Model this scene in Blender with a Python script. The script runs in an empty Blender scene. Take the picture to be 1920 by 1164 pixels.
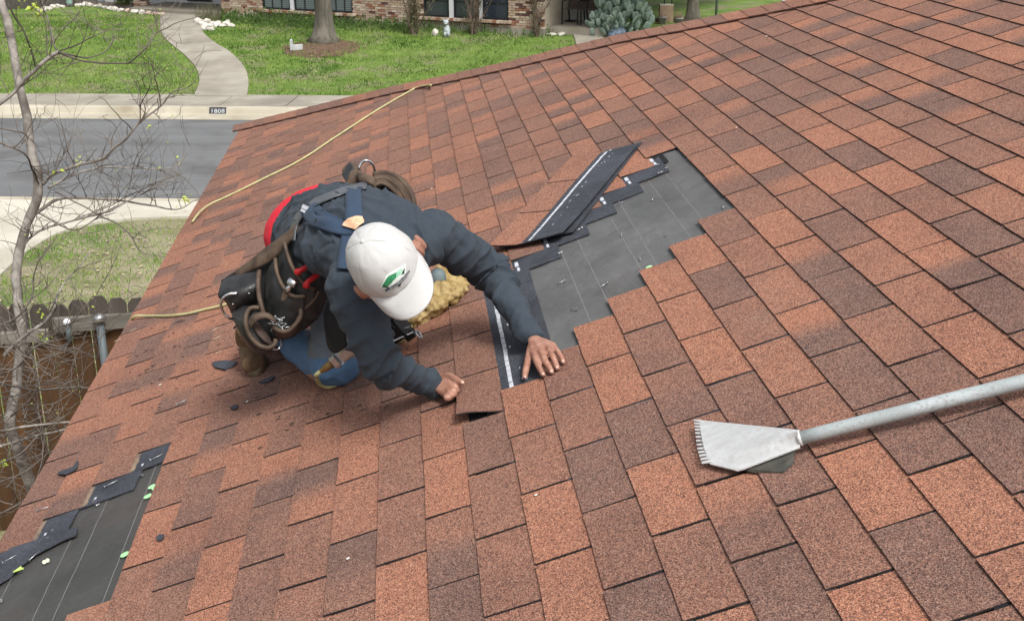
import bpy, bmesh, math, random
import numpy as np
from mathutils import Vector, Matrix, noise
random.seed(7); RNG = np.random.default_rng(7)
S = bpy.context.scene; COL = S.collection
# ------------------------------------------------------------------ camera
ZC = 5.3
PITCH, ROLL = 0.35032, 0.003866
F = Vector((0, math.cos(PITCH), -math.sin(PITCH)))
r0 = Vector((1, 0, 0)); d0 = F.cross(r0)
RT = (math.cos(ROLL)*r0 + math.sin(ROLL)*d0); DN = (-math.sin(ROLL)*r0 + math.cos(ROLL)*d0)
cam = bpy.data.cameras.new('camera'); camo = bpy.data.objects.new('camera', cam); COL.objects.link(camo)
m = Matrix((( RT.x, -DN.x, -F.x, 0), (RT.y, -DN.y, -F.y, 0), (RT.z, -DN.z, -F.z, ZC), (0, 0, 0, 1)))
camo.matrix_world = m
cam.sensor_width = 36; cam.lens = 2320.36/1920*36; cam.clip_start = .05; cam.clip_end = 900
S.camera = camo
# ------------------------------------------------------------------ world and sun (overcast daylight)
w = bpy.data.worlds.new('World'); S.world = w; w.use_nodes = True
nt = w.node_tree; nt.nodes.clear()
sky = nt.nodes.new('ShaderNodeTexSky'); sky.sky_type = 'NISHITA'; sky.sun_disc = False
SUN_EL, SUN_AZ = math.radians(58), math.radians(150)
sky.sun_elevation = SUN_EL; sky.sun_rotation = SUN_AZ; sky.air_density = 1.0; sky.dust_density = 5.0; sky.ozone_density = .6
hs = nt.nodes.new('ShaderNodeHueSaturation'); hs.inputs['Saturation'].default_value = .32
bg = nt.nodes.new('ShaderNodeBackground'); bg.inputs[1].default_value = .138
out = nt.nodes.new('ShaderNodeOutputWorld')
nt.links.new(sky.outputs[0], hs.inputs['Color']); nt.links.new(hs.outputs[0], bg.inputs[0]); nt.links.new(bg.outputs[0], out.inputs[0])
sl = bpy.data.lights.new('sun', 'SUN'); sl.energy = 1.9; sl.angle = math.radians(15); sl.color = (1, .975, .935)
so = bpy.data.objects.new('sun', sl); COL.objects.link(so)
sd = Vector((math.sin(SUN_AZ)*math.cos(SUN_EL), math.cos(SUN_AZ)*math.cos(SUN_EL), math.sin(SUN_EL)))
so.rotation_euler = sd.to_track_quat('Z', 'Y').to_euler(); so.location = (0, 0, 20)
S.view_settings.view_transform = 'Standard'; S.view_settings.look = 'None'; S.view_settings.gamma = 1
S.view_settings.exposure = .45
S.view_settings.use_curve_mapping = False
# ------------------------------------------------------------------ frames
CAM = Vector((0, 0, ZC))
PH, AL = -0.085524, 0.347953
E_ = Vector((math.sin(PH), math.cos(PH), 0))                               # along the eave, away
U_ = Vector((math.cos(AL)*math.cos(PH), -math.cos(AL)*math.sin(PH), math.sin(AL)))   # up the slope
N_ = U_.cross(E_)
O_ = Vector((-0.36066, 2.91735, -1.53651 + ZC))
def RP(u, v, h=0): return O_ + U_*u + E_*v + N_*h
def ray(x, y): return RT*((x-960)/2320.36) + DN*((y-582)/2320.36) + F
def at(x, y, h=0):            # a spot h metres above the roof plane
    d = ray(x, y); s = (O_ + N_*h - CAM).dot(N_)/d.dot(N_); return CAM + d*s
def uvh(P):
    q = P - O_; return q.dot(U_), q.dot(E_), q.dot(N_)
def gr(x, y, z):              # a spot at height z
    d = ray(x, y); s = (z-ZC)/d.z; return CAM + d*s
def atd(x, y, dep): return CAM + ray(x, y)*dep
ROOFM = Matrix(((U_.x, E_.x, N_.x, O_.x), (U_.y, E_.y, N_.y, O_.y), (U_.z, E_.z, N_.z, O_.z), (0, 0, 0, 1)))
# ------------------------------------------------------------------ object helpers
def link(name, me, mat=None, parent=None):
    o = bpy.data.objects.new(name, me); COL.objects.link(o)
    if mat is not None and me is not None:
        if not len(me.materials):
            for q in (mat if isinstance(mat, (list, tuple)) else [mat]): me.materials.append(q)
    if parent is not None:
        o.parent = parent; o.matrix_parent_inverse = parent.matrix_basis.inverted() if True else Matrix()
    return o
def tag(o, label, cat, group=None, kind=None):
    if label: o['label'] = label
    if cat: o['category'] = cat
    if group: o['group'] = group
    if kind: o['kind'] = kind
    return o
def thing(name, label, cat, loc=(0, 0, 0), group=None):
    o = bpy.data.objects.new(name, None); COL.objects.link(o); o.location = loc; o.empty_display_size = .1
    return tag(o, label, cat, group)
def struct(o): o['kind'] = 'structure'; return o
def stuff(o): o['kind'] = 'stuff'; return o
def mesh(vs, fs, smooth=False, name='m'):
    me = bpy.data.meshes.new(name); me.from_pydata([tuple(v) for v in vs], [], fs)
    if smooth: me.polygons.foreach_set('use_smooth', [True]*len(me.polygons))
    me.update(); return me
class MB:
    def __init__(s): s.v = []; s.f = []
    def add(s, vs, fs):
        n = len(s.v); s.v += [tuple(v) for v in vs]; s.f += [tuple(i+n for i in f) for f in fs]
    def box(s, c, x, y, z):          # centre, three half-axes
        c, x, y, z = map(Vector, (c, x, y, z))
        P = [c+x*a+y*b+z*d for d in (-1, 1) for b in (-1, 1) for a in (-1, 1)]
        s.add(P, [(0,2,3,1),(4,5,7,6),(0,1,5,4),(2,6,7,3),(0,4,6,2),(1,3,7,5)])
    def aabb(s, x0, x1, y0, y1, z0, z1):
        s.box(((x0+x1)/2,(y0+y1)/2,(z0+z1)/2), ((x1-x0)/2,0,0), (0,(y1-y0)/2,0), (0,0,(z1-z0)/2))
    def tube(s, P, R, n=8, caps=True, flat=None):
        P = [Vector(p) for p in P]
        if not isinstance(R, (list, tuple)): R = [R]*len(P)
        up = None; rings = []
        for i, p in enumerate(P):
            t = (P[min(i+1, len(P)-1)] - P[max(i-1, 0)])
            if t.length < 1e-9: t = Vector((0,0,1))
            t.normalize()
            if up is None:
                up = Vector((0, 0, 1)) if abs(t.z) < .9 else Vector((1, 0, 0))
            a = (up - t*up.dot(t)); 
            if a.length < 1e-6: a = t.orthogonal()
            a.normalize(); b = t.cross(a); up = a
            r = R[i]; ra, rb = (r if isinstance(r, (list, tuple)) else (r, r))
            rings.append([p + a*(ra*math.cos(2*math.pi*k/n)) + b*(rb*math.sin(2*math.pi*k/n)) for k in range(n)])
        vs = [q for r in rings for q in r]; fs = []
        for i in range(len(P)-1):
            for k in range(n):
                k2 = (k+1) % n; fs.append((i*n+k, i*n+k2, (i+1)*n+k2, (i+1)*n+k))
        if caps: fs.append(tuple(range(n))[::-1]); fs.append(tuple((len(P)-1)*n+k for k in range(n)))
        s.add(vs, fs)
    def prism(s, poly, h):           # poly of Vectors, extruded by vector h
        n = len(poly); h = Vector(h); P = [Vector(p) for p in poly]
        s.add(P + [p+h for p in P], [tuple(range(n))[::-1], tuple(range(n, 2*n))] + [(i, (i+1) % n, (i+1) % n+n, i+n) for i in range(n)])
    def ico(s, c, r, sub=2, jit=0, ax=None):
        bm = bmesh.new(); bmesh.ops.create_icosphere(bm, subdivisions=sub, radius=1)
        vs = []
        for v in bm.verts:
            p = v.co.copy(); k = 1 + (jit*noise.noise(p*1.7 + Vector(c)*9) if jit else 0)
            q = Vector((p.x*r[0], p.y*r[1], p.z*r[2]))*k
            if ax is not None: q = ax @ q
            vs.append(Vector(c)+q)
        s.add(vs, [tuple(v.index for v in f.verts) for f in bm.faces]); bm.free()
    def mesh(s, smooth=False): return mesh(s.v, s.f, smooth)
    def obj(s, name, mat, parent=None, smooth=False): return link(name, s.mesh(smooth), mat, parent)
def spline(P, n=8):
    P = [Vector(p) for p in P]; Q = [P[0]*2-P[1]] + P + [P[-1]*2-P[-2]]; out = []
    for i in range(1, len(Q)-2):
        a, b, c, d = Q[i-1], Q[i], Q[i+1], Q[i+2]
        for k in range(n):
            t = k/n
            out.append(.5*((2*b) + (c-a)*t + (2*a-5*b+4*c-d)*t*t + (3*b-a-3*c+d)*t**3))
    out.append(P[-1].copy()); return out
def copy_tree(o, parent=None):
    c = o.copy(); COL.objects.link(c)
    if parent is not None: c.parent = parent
    for ch in list(o.children): copy_tree(ch, c)
    return c
# ------------------------------------------------------------------ materials
def mat(name, col=(.5, .5, .5), rough=.8, metal=0, spec=.3):
    M = bpy.data.materials.new(name); M.use_nodes = True; b = M.node_tree.nodes['Principled BSDF']
    b.inputs['Base Color'].default_value = (*col, 1); b.inputs['Roughness'].default_value = rough
    b.inputs['Metallic'].default_value = metal; b.inputs['Specular IOR Level'].default_value = spec
    return M
class NB:
    def __init__(s, M): s.M = M; s.t = M.node_tree; s.b = s.t.nodes['Principled BSDF']; s._c = None
    def n(s, typ, **kw):
        q = s.t.nodes.new('ShaderNode'+typ)
        for k, v in kw.items():
            if k in q.bl_rna.properties: setattr(q, k, v)
            else: q.inputs[k].default_value = v
        return q
    def l(s, a, b): s.t.links.new(a, b)
    def coord(s, mode='world'):
        if mode == 'world': return s.n('NewGeometry').outputs['Position']
        return s.n('TexCoord').outputs['Object']
    def noise(s, scale, detail=3, rough=.55, co=None, stretch=None):
        q = s.n('TexNoise', Scale=scale, Detail=detail, Roughness=rough)
        co = co or s.coord()
        if stretch:
            mp = s.n('Mapping'); mp.inputs['Scale'].default_value = stretch; s.l(co, mp.inputs[0]); co = mp.outputs[0]
        s.l(co, q.inputs['Vector']); return q.outputs['Fac']
    def ramp(s, fac, stops):
        q = s.n('ValToRGB'); e = q.color_ramp.elements
        while len(e) < len(stops): e.new(.5)
        for i, (p, c) in enumerate(stops):
            e[i].position = p; e[i].color = (*c, 1) if len(c) == 3 else c
        s.l(fac, q.inputs[0]); return q.outputs[0]
    def mix(s, fac, a, b, bt='MIX'):
        q = s.n('Mix', data_type='RGBA', blend_type=bt)
        for i, x in ((0, fac), (6, a), (7, b)):
            if hasattr(x, 'links'): s.l(x, q.inputs[i])
            else: q.inputs[i].default_value = x if i == 0 else (*x, 1)
        return q.outputs[2]
    def math(s, op, a, b=0.0):
        q = s.n('Math', operation=op)
        for i, x in ((0, a), (1, b)):
            if hasattr(x, 'links'): s.l(x, q.inputs[i])
            else: q.inputs[i].default_value = x
        return q.outputs[0]
    def color(s, x): s.l(x, s.b.inputs['Base Color'])
    def bump(s, fac, strength=.5, dist=.002):
        q = s.n('Bump', Strength=strength, Distance=dist); s.l(fac, q.inputs['Height']); s.l(q.outputs[0], s.b.inputs['Normal'])
def noisy(name, c1, c2, scale, rough=.85, bump=.4, bdist=.003, detail=4, lo=.35, hi=.65, c3=None, scale3=None, bscale=None, stretch=None, metal=0, spec=.3, mode='world'):
    M = mat(name, c1, rough, metal, spec); b = NB(M); co = b.coord(mode)
    f = b.noise(scale, detail, co=co, stretch=stretch); c = b.ramp(f, [(lo, c1), (hi, c2)])
    if c3: c = b.mix(b.ramp(b.noise(scale3, 3, co=co), [(.5, (0,0,0)), (.68, (1,1,1))]), c, c3)
    b.color(c)
    if bump: b.bump(b.noise(bscale or scale*2.5, 4, co=co, stretch=stretch), bump, bdist)
    return M
# asphalt shingle: 'tone' runs 0 dark slate-brown .. 1 orange; the granules are mottled on top
def shingle_mat():
    M = mat('shingle_granules', rough=.93, spec=.2); b = NB(M); co = b.coord()
    at_ = b.n('Attribute', attribute_name='tone'); 
    big = b.noise(6, 4, .6, co=co); fin = b.noise(45, 4, .7, co=co)
    t = b.math('ADD', b.math('ADD', b.math('MULTIPLY', at_.outputs['Fac'], .82), .09), b.math('MULTIPLY', b.math('SUBTRACT', big, .5), .46))
    t = b.math('ADD', t, b.math('MULTIPLY', b.math('SUBTRACT', fin, .5), .5))
    base = b.ramp(t, [(0.0, (.138, .087, .079)), (.42, (.212, .111, .088)), (1.0, (.326, .144, .098))])
    vo = b.n('TexVoronoi', Scale=470.0); b.l(co, vo.inputs['Vector'])
    sp = b.n('SeparateColor'); b.l(vo.outputs['Color'], sp.inputs[0])
    g = b.ramp(sp.outputs[0], [(0, (.26, .25, .26)), (.2, (.52, .52, .54)), (.42, (.88, .92, .88)), (.58, (1.18, 1.02, .92)), (.8, (1.35, 1.42, 1.22)), (1, (1.9, 2.2, 2.1))])
    c = b.mix(1.0, base, g, 'MULTIPLY')
    vd = b.noise(2.2, 4, .6, co=co)
    dirt = b.ramp(vd, [(.30, (.78, .79, .82)), (.5, (1, 1, 1))])
    c = b.mix(.8, c, dirt, 'MULTIPLY')
    sc = b.ramp(b.noise(1.1, 6, .72, co=co), [(.60, (0,0,0)), (.78, (.22,.22,.22))]); c = b.mix(sc, c, (.36,.27,.22))
    pk = b.ramp(b.noise(17, 3, .8, co=co), [(.70, (0,0,0)), (.80, (.5,.5,.5))]); c = b.mix(pk, c, (.10,.07,.065))
    side = b.n('Attribute', attribute_name='face')
    c = b.mix(side.outputs['Fac'], c, (.018, .017, .018))
    b.color(c)
    b.bump(b.math('ADD', vo.outputs['Distance'], b.math('MULTIPLY', b.noise(600, 2, co=co), .6)), .55, .0015)
    return M
M_SH = shingle_mat()
def felt(name, c1, c2, rough=.9):
    M = mat(name, c1, rough, spec=.25); b = NB(M); co = b.coord()
    c = b.ramp(b.noise(6, 5, .6, co=co), [(.3, c1), (.7, c2)])
    vo = b.n('TexVoronoi', Scale=420.0); b.l(co, vo.inputs['Vector']); sp = b.n('SeparateColor'); b.l(vo.outputs['Color'], sp.inputs[0])
    c = b.mix(.75, c, b.ramp(sp.outputs[0], [(0, (.5,.5,.5)), (.8, (1.1,1.1,1.15)), (1, (2.3,2.35,2.5))]), 'MULTIPLY')
    b.color(c); b.bump(b.noise(7, 4, co=co), .5, .01); return M
M_BLK = felt('shingle_headlap_black', (.034, .037, .044), (.066, .072, .085))
def underlay():
    M = mat('underlayment', rough=.62, spec=.4); b = NB(M); co = b.coord()
    c = b.ramp(b.noise(4, 5, .65, co=co), [(.3, (.080, .081, .080)), (.7, (.125, .126, .124))])
    c = b.mix(b.ramp(b.noise(2.1, 3, co=co), [(.52, (0,0,0)), (.75, (.35,.35,.35))]), c, (.12, .075, .06))
    b.color(c); b.bump(b.noise(9, 5, co=co), .6, .03); return M
M_UL = underlay()
M_UL2 = underlay(); 
for q_ in M_UL2.node_tree.nodes:
    if q_.type == 'VALTORGB' and q_.color_ramp.elements[0].position < .4:
        q_.color_ramp.elements[0].color = (.042, .042, .040, 1); q_.color_ramp.elements[1].color = (.066, .065, .062, 1)
M_LINE = mat('printed_white_line', (.21, .21, .205), .8)
M_SEAL = noisy('sealant_strip', (.55, .57, .62), (.20, .21, .24), 60, .7, .3, lo=.55, hi=.75)
M_SAND = noisy('sandy_residue', (.30, .22, .15), (.13, .10, .08), 40)
M_GALV = noisy('galvanised', (.55, .56, .57), (.35, .36, .37), 90, .35, .1, metal=.8)
M_GRN = mat('pale_green_plastic', (.38, .72, .36), .5)
# ------------------------------------------------------------------ the roof
EXPO, TAB = .127, .3048
DV = {0:.0122,1:.0097,2:-.0004,3:-.0048,4:-.0072,5:-.0088,6:-.0079,7:-.0042,8:-.0063,9:-.004,10:.001,11:.0039,12:.0078,13:.0091,
      -1:.015,-2:.018,-3:.022,-4:.027,-5:.033,-6:.0395,-7:.045,-8:.041,-9:.037,-10:.033}
SH = [-.508,-.436,-.366,-.265,-.193,-.087,.012,.088,.196,.266,.336,.442,.514]
def Lu(k):
    k0 = math.floor(k); f = k-k0
    g = lambda j: EXPO*j + DV.get(j, .010 if j > 13 else .033)
    return g(k0)*(1-f) + g(k0+1)*f
def shift(k):
    s = SH[k] if 0 <= k <= 12 else (.514+.083*(k-12) if k > 12 else -.508+.08*k)
    return (s + (.5 if k % 2 else 0)) % 1.0
HIPPTS = [(-1.25, 6.575), (-.751, 6.187), (-.254, 5.818), (.053, 5.58), (.415, 5.226), (.831, 4.861), (1.219, 4.574), (1.506, 4.342), (1.785, 4.031), (2.27, 3.553), (2.9, 2.97), (3.5, 2.4)]
def hipv(u):
    P = HIPPTS
    for a, b in zip(P, P[1:]):
        if u <= b[0]: break
    t = (u-a[0])/(b[0]-a[0]); return a[1] + (b[1]-a[1])*t
HOLE = {9:-6.235, 8:-5.804, 7:-5.412, 6:-4.988, 5:-4.587, 4:-4.193, 3:-3.765, 2:-3.366, -7:-2.568, -8:-2.148, -9:-1.728, -10:-1.308}
KMIN, KMAX = -10, 26
O1, O2, M1, M2, D1, D2 = .93, .76, .5, .42, .16, .10
GO = ('g', .95, .05); GM = ('g', .8, .25); DG = ('g', .1, .8)
TONES = {   # (course, ideal joint at the far side of the tab): colour read from the photograph
 0: {-1:M2, 0:M1, 1:M1, 2:O1}, 1: {-.5:O2, .5:O1, 1.5:('g', .6, .1), 2.5:D2, -1.5:M2}, 2: {0:.25, 1:M1, 2:M1, 3:.65}, -1: {-.5:O1, .5:O2, 1.5:('g', .05, .4), 2.5:M1, -1.5:M1},
 3: {-.5:O1, .5:.6, 1.5:O1, 2.5:.85}, 4: {0:M1, 1:D1, 2:M2, 3:D2, -1:.4}, 5: {-.5:O1, .5:D1, 1.5:O1, 2.5:M1, 3.5:O2, -1.5:O1},
 6: {-2:O2, -1:.35, 0:('g', .5, .2), 1:M1, 2:GM, 3:D1}, 7: {-2.5:O1, -1.5:O1, -.5:O1, .5:.3, 1.5:.25, 2.5:M1, 3.5:O1},
 8: {-3:O1, -2:D1, -1:M1, 0:O2, 1:M1, 2:O1, 3:D1}, 9: {-3.5:.35, -2.5:.65, -1.5:O2, -.5:GO, .5:D1, 1.5:.2, 2.5:O1, 3.5:O2},
 10: {-4:M1, -3:O1, -2:GO, -1:D2, 0:.6, 1:.3, 2:D1, 3:M1}, 11: {-3.5:M1, -2.5:.3, -1.5:.75, -.5:O2, .5:O1, 1.5:M1}, 12: {-3:M1, -2:O1, -1:GO, 0:D1, 1:M1, -4:O1},
 13: {-4.5:D1, -3.5:O1, -2.5:M1, -1.5:D1, -.5:M1, .5:O1}, 14: {-5:O1, -4:O2, -3:D2, -2:O2, -1:M1, 0:M2}, 15: {-5.5:M1, -4.5:M2, -3.5:M1, -2.5:O1, -1.5:D1},
 -2: {-1.5:M1}, -3: {0:D1, 1:M1}, -4: {0:M1, 1:O1}, -5: {-2:M1, -1:O1, 0:M1}, -6: {-3:M1, -2:O2, -1:M2, 0:O1, 1:M1}}
rt = random.Random(11)
def tone_of(k, n):
    s = SH[k] if 0 <= k <= 12 else (.514+.083*(k-12) if k > 12 else -.508+.08*k)
    ideal = round((n-s)*2)/2
    d = TONES.get(k, {})
    for q in (ideal, ideal-.5, ideal+.5):
        if q in d and (q == ideal or abs((n-s)-q) < .3): return d[q]
    r = rt.random()
    if r < .24: return rt.choice([GO, GM, DG])
    return rt.choice([D1, .2, .3, .36, M2, M1, .5, .56, .64, .74, O2, .92] if k > -2 else [.15, .25, .32, .4, M2, M1, .5, .56, .66, .8])
def tone_at(tn, x): 
    if isinstance(tn, tuple):
        s = min(1, max(0, (x-.35)/.3)); return tn[1]*(1-s)+tn[2]*s
    return tn
def tab_geo(k, t0, t1, tn, hfun=None, u0=None, u1=None, seed=0, nu=4, nv=7, clip=True, thick=.0045):
    """verts, faces, tone, face for one tab of course k between joints t0 (far) and t1 (near)"""
    rr = random.Random(hash((k, round(t0*100), seed)) & 0xffff)
    u0 = Lu(k) if u0 is None else u0; u1 = Lu(k+1)+.018 if u1 is None else u1
    v0, v1 = -t0*TAB, -t1*TAB
    g0 = rr.choice([.0045, .005, .003]); g1 = rr.choice([.0045, .005, .0035])
    v0 -= g0; v1 += g1
    skew0 = rr.uniform(-.003, .003); skew1 = rr.uniform(-.003, .003); bu = rr.uniform(-.0015, .0015); bsk = rr.uniform(-.0015, .0015)
    cur = [rr.uniform(-.0004, .0018)*(2 if rr.random() < .1 else 1) for _ in range(4)]
    V, T, Fc, FF = [], [], [], []
    for i in range(nu):
        a = i/(nu-1)
        for j in range(nv):
            b = j/(nv-1)
            u = u0 + (u1-u0)*a; 
            if i == 0: u += bu + bsk*(b-.5) + noise.noise(Vector((k*3.1, (v0+(v1-v0)*b)*38, 1)))*.0013
            v = (v0+skew0*(a-.5))*(1-b) + (v1+skew1*(a-.5))*b
            if j in (0, nv-1): v += noise.noise(Vector((u*40, k*1.7, t0)))*.0012
            h = .0088 - .0052*(u-u0)/max(.05, (u1-.018-u0))
            h += (cur[0]*(1-b)**4 + cur[1]*b**4)*(1-a)
            if hfun: h += hfun(u, v)
            if clip: v = min(v, hipv(u))
            V.append((u, v, h)); T.append(tone_at(tn, b)); Fc.append(0.0)
    for i in range(nu-1):
        for j in range(nv-1):
            q = i*nv+j; FF.append((q, q+1, q+nv+1, q+nv))
    rim = [(0, j) for j in range(nv)] + [(i, nv-1) for i in range(1, nu)] + [(nu-1, j) for j in range(nv-2, -1, -1)] + [(i, 0) for i in range(nu-2, 0, -1)]
    base = len(V); n = len(rim)
    for (i, j) in rim:
        u, v, h = V[i*nv+j]; V.append((u, v, h-.0002)); T.append(T[i*nv+j]*.3); Fc.append(.75)
    for (i, j) in rim:
        u, v, h = V[i*nv+j]; V.append((u, v, h-thick)); T.append(0.); Fc.append(1.)
    for a in range(n):
        b = (a+1) % n; FF.append((base+a, base+n+a, base+n+b, base+b))
    if hfun:   # underside for pieces that lift
        o = len(V)
        for q in range(nu*nv):
            u, v, h = V[q]; V.append((u, v, h-thick)); T.append(0.); Fc.append(1.)
        for i in range(nu-1):
            for j in range(nv-1):
                q = o+i*nv+j; FF.append((q, q+nv, q+nv+1, q+1))
    return V, FF, T, Fc
def tone_mesh(V, FF, T, Fc, smooth=False):
    me = mesh([RP(*q) for q in V], FF)
    for nm, arr in (('tone', T), ('face', Fc)):
        a = me.attributes.new(nm, 'FLOAT', 'POINT'); a.data.foreach_set('value', arr)
    return me
def project(P):
    q = P-CAM; z = q.dot(F); return 960+2320.36*q.dot(RT)/z, 582+2320.36*q.dot(DN)/z, z

house = thing('house', 'low house whose brown and terracotta asphalt shingle roof fills the foreground under the roofer', 'house', tuple(RP(0, 0, -2.6)))
# deck and underlayment
uA, uB = Lu(-10)+.012, Lu(KMAX+1)
mb = MB(); dk = []
vN = -4.2
mb.add([RP(uA, vN, -.05), RP(uB, vN, -.05), RP(uB, hipv(uB)+.05, -.05), RP(uA, hipv(uA)-.02, -.05), RP(uA, vN, -.012), RP(uB, vN, -.012), RP(uB, hipv(uB)+.05, -.012), RP(uA, hipv(uA)-.02, -.012)],
       [(0,1,2,3),(4,7,6,5),(0,4,5,1),(1,5,6,2),(2,6,7,3),(3,7,4,0)])
M_WOOD = noisy('deck_wood', (.25, .18, .11), (.34, .25, .16), 8)
roof = mb.obj('roof', M_WOOD, house)
def sheet(u0, u1, v0, v1, nu, nv, hf):
    V = [RP(u0+(u1-u0)*i/nu, v0+(v1-v0)*j/nv, hf(u0+(u1-u0)*i/nu, v0+(v1-v0)*j/nv)) for i in range(nu+1) for j in range(nv+1)]
    return V, [(i*(nv+1)+j, (i+1)*(nv+1)+j, (i+1)*(nv+1)+j+1, i*(nv+1)+j+1) for i in range(nu) for j in range(nv)]
def ulh(u, v):
    p = Vector((u*2.1, v*1.3, 0)); q = Vector((u*16, v*3.5+u*5, 3))
    a = .0022*noise.noise(q) + .0016*noise.noise(Vector((u*5, v*14, 7)))
    for (cu, cv, s) in ((1.13, 1.35, .07), (1.02, 1.1, .05), (.95, 1.05, .05), (.9, .9, .05), (1.18, 1.5, .04)):
        r2 = ((u-cu)**2*2+(v-cv)**2)/s**2; a += .0028*math.exp(-r2)*math.sin((v-cv)*90+(u-cu)*40)
    return -.0045 + a*1.5
V, FF = sheet(.30, 1.34, -.35, 2.0, 70, 120, ulh); link('underlayment', mesh(V, FF, True), M_UL, roof)
V, FF = sheet(Lu(-10)+.004, -.70, -.75, .85, 40, 60, ulh); link('underlayment', mesh(V, FF, True), M_UL2, roof)
# white lines printed on the sheet
mb = MB()
def strip_px(mb, a, b, w, h, n=24):
    a = uvh(at(*a)); b = uvh(at(*b)); L = []
    for i in range(n+1):
        t = i/n; u = a[0]*(1-t)+b[0]*t; v = a[1]*(1-t)+b[1]*t; L.append((u, v))
    V = []
    for u, v in L:
        for s in (-1, 1): V.append(RP(u+s*w/2, v, ulh(u, v)+h))
    mb.add(V, [(2*i, 2*i+1, 2*i+3, 2*i+2) for i in range(n)])
def c7(x, y): return (920+x/2.91, 240+y/2.91)
for a, b in (((380,660),(560,1090)), ((470,600),(665,1000)), ((655,490),(845,810)), ((700,400),(930,780)), ((850,270),(1120,630)), ((950,240),(1190,540))):
    strip_px(mb, c7(*a), c7(*b), .0022, .0006)
def c3(x, y): return (x/3, 776+y/3)
for a, b in (((880,270),(560,1080)), ((610,460),(260,1215)), ((410,660),(150,1215)), ((130,800),(-60,1140))):
    strip_px(mb, c3(*a), c3(*b), .0022, .0006)
stuff(mb.obj('printed_line', M_LINE, roof))
# tabs
tabs = []; HV, HF = [], []; GV, GF = [], []     # headlap sheets
def inhole(k, tm): return k in HOLE and HOLE[k] < tm < HOLE[k]+3
for k in range(KMIN, KMAX+1):
    s = shift(k); tmax = 12; tmin = -hipv(Lu(k))/TAB - .2
    n = math.floor(tmin - s) ; j = n + s
    while j < tmax:
        if j+1 > tmin and not inhole(k, j+.5):
            tabs.append((k, j, j+1, tone_of(k, j)))
            v0 = min(-j*TAB, hipv(Lu(k+1))-.01); v1 = -(j+1)*TAB
            if v0 > v1:
                far_open = k in HOLE and abs(j+1-HOLE[k]) < .02
                ue = Lu(k)+.305 if (k in HOLE and -6.5 < j < .5) else Lu(k+1)+.07
                if k == -10 and far_open: ue = Lu(-10)+.25
                nn = len(HV); ed = .0
                if not (k in HOLE and -6.5 < j < .5):
                    g_ = len(GV); GV += [(Lu(k+1)-.03, v0, .0034), (ue, v0, .0012), (ue, v1, .0012), (Lu(k+1)-.03, v1, .0034)]; GF.append((g_, g_+1, g_+2, g_+3)); j += 1; continue
                P4 = [(Lu(k+1)-.012, v0, .0036), (ue, v0, .0012), (ue, v1, .0012), (Lu(k+1)-.012, v1, .0036)]
                if far_open: P4 = [P4[0], P4[1], (ue-.006, v1-.004-ed, .0032), (Lu(k+1)-.012, v1, .0036)]
                HV += P4 + [(a, b, c-.004) for a, b, c in P4]
                HF += [(nn, nn+1, nn+2, nn+3), (nn+1, nn+5, nn+6, nn+2), (nn+2, nn+6, nn+7, nn+3)]
        j += 1
stuff(link('headlap', mesh([RP(*q) for q in HV], HF), M_BLK, roof))
stuff(link('headlap', mesh([RP(*q) for q in GV], GF), mat('hidden_headlap', (.012,.011,.012), .95), roof))
V = []; NU = 60
for i in range(NU+1):
    u = -1.2+4.6*i/NU; V += [RP(u, hipv(u)-.4, -.004), RP(u, hipv(u)+.10, -.002)]
stuff(link('hip_underlay', mesh(V, [(2*i, 2*i+2, 2*i+3, 2*i+1) for i in range(NU)]), mat('hip_felt', (.014,.013,.014), .95), roof))
def px_area(tb):
    k, a, b, _ = tb
    P = [project(RP(u, v)) for u, v in ((Lu(k), -a*TAB), (Lu(k+1), -a*TAB), (Lu(k+1), -b*TAB), (Lu(k), -b*TAB))]
    if min(p[2] for p in P) < .3: return 0
    Q = [(min(1920, max(0, p[0])), min(1164, max(0, p[1]))) for p in P]
    return abs(sum(Q[i][0]*Q[(i+1) % 4][1]-Q[(i+1) % 4][0]*Q[i][1] for i in range(4)))/2
tabs.sort(key=px_area, reverse=True)
SV, SF, ST, SC = [], [], [], []
for i, (k, a, b, tn) in enumerate(tabs):
    V, FF, T, Fc = tab_geo(k, a, b, tn)
    if i < 296:
        link('shingle', tone_mesh(V, FF, T, Fc), M_SH, roof)
    else:
        n = len(SV); SV += V; SF += [tuple(q+n for q in f) for f in FF]; ST += T; SC += Fc
stuff(link('shingle_field', tone_mesh(SV, SF, ST, SC), M_SH, roof))
# white sealant smears and nail lines on the exposed headlaps
mb = MB(); ms = MB()
def smear(mb, k, t0, t1, uo, w, h=.0046, seed=0):
    n = 8; V = []
    for i in range(n+1):
        v = -(t0+(t1-t0)*i/n)*TAB; u = Lu(k+1)+uo; ww = w*(.55+.6*abs(noise.noise(Vector((i*.9, k, seed)))+.3))
        V += [RP(u-ww/2, v, h), RP(u+ww/2, v, h)]
    mb.add(V, [(2*i, 2*i+1, 2*i+3, 2*i+2) for i in range(n)])
for k in (8, 7, 6, 5, 4, 3):
    e = HOLE[k]; smear(mb, k, e-.36, e-.20, .016, .017); smear(mb, k, e-.16, e-.03, .018, .013, seed=2)
for k in (-7, -8, -9, -10):
    e = HOLE[k]; smear(ms, k, e-.42, e-.02, .004, .022); smear(mb, k, e-.12, e-.07, .035, .010, seed=5)
stuff(mb.obj('sealant', M_SEAL, roof)); stuff(ms.obj('residue', M_SAND, roof))
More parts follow.
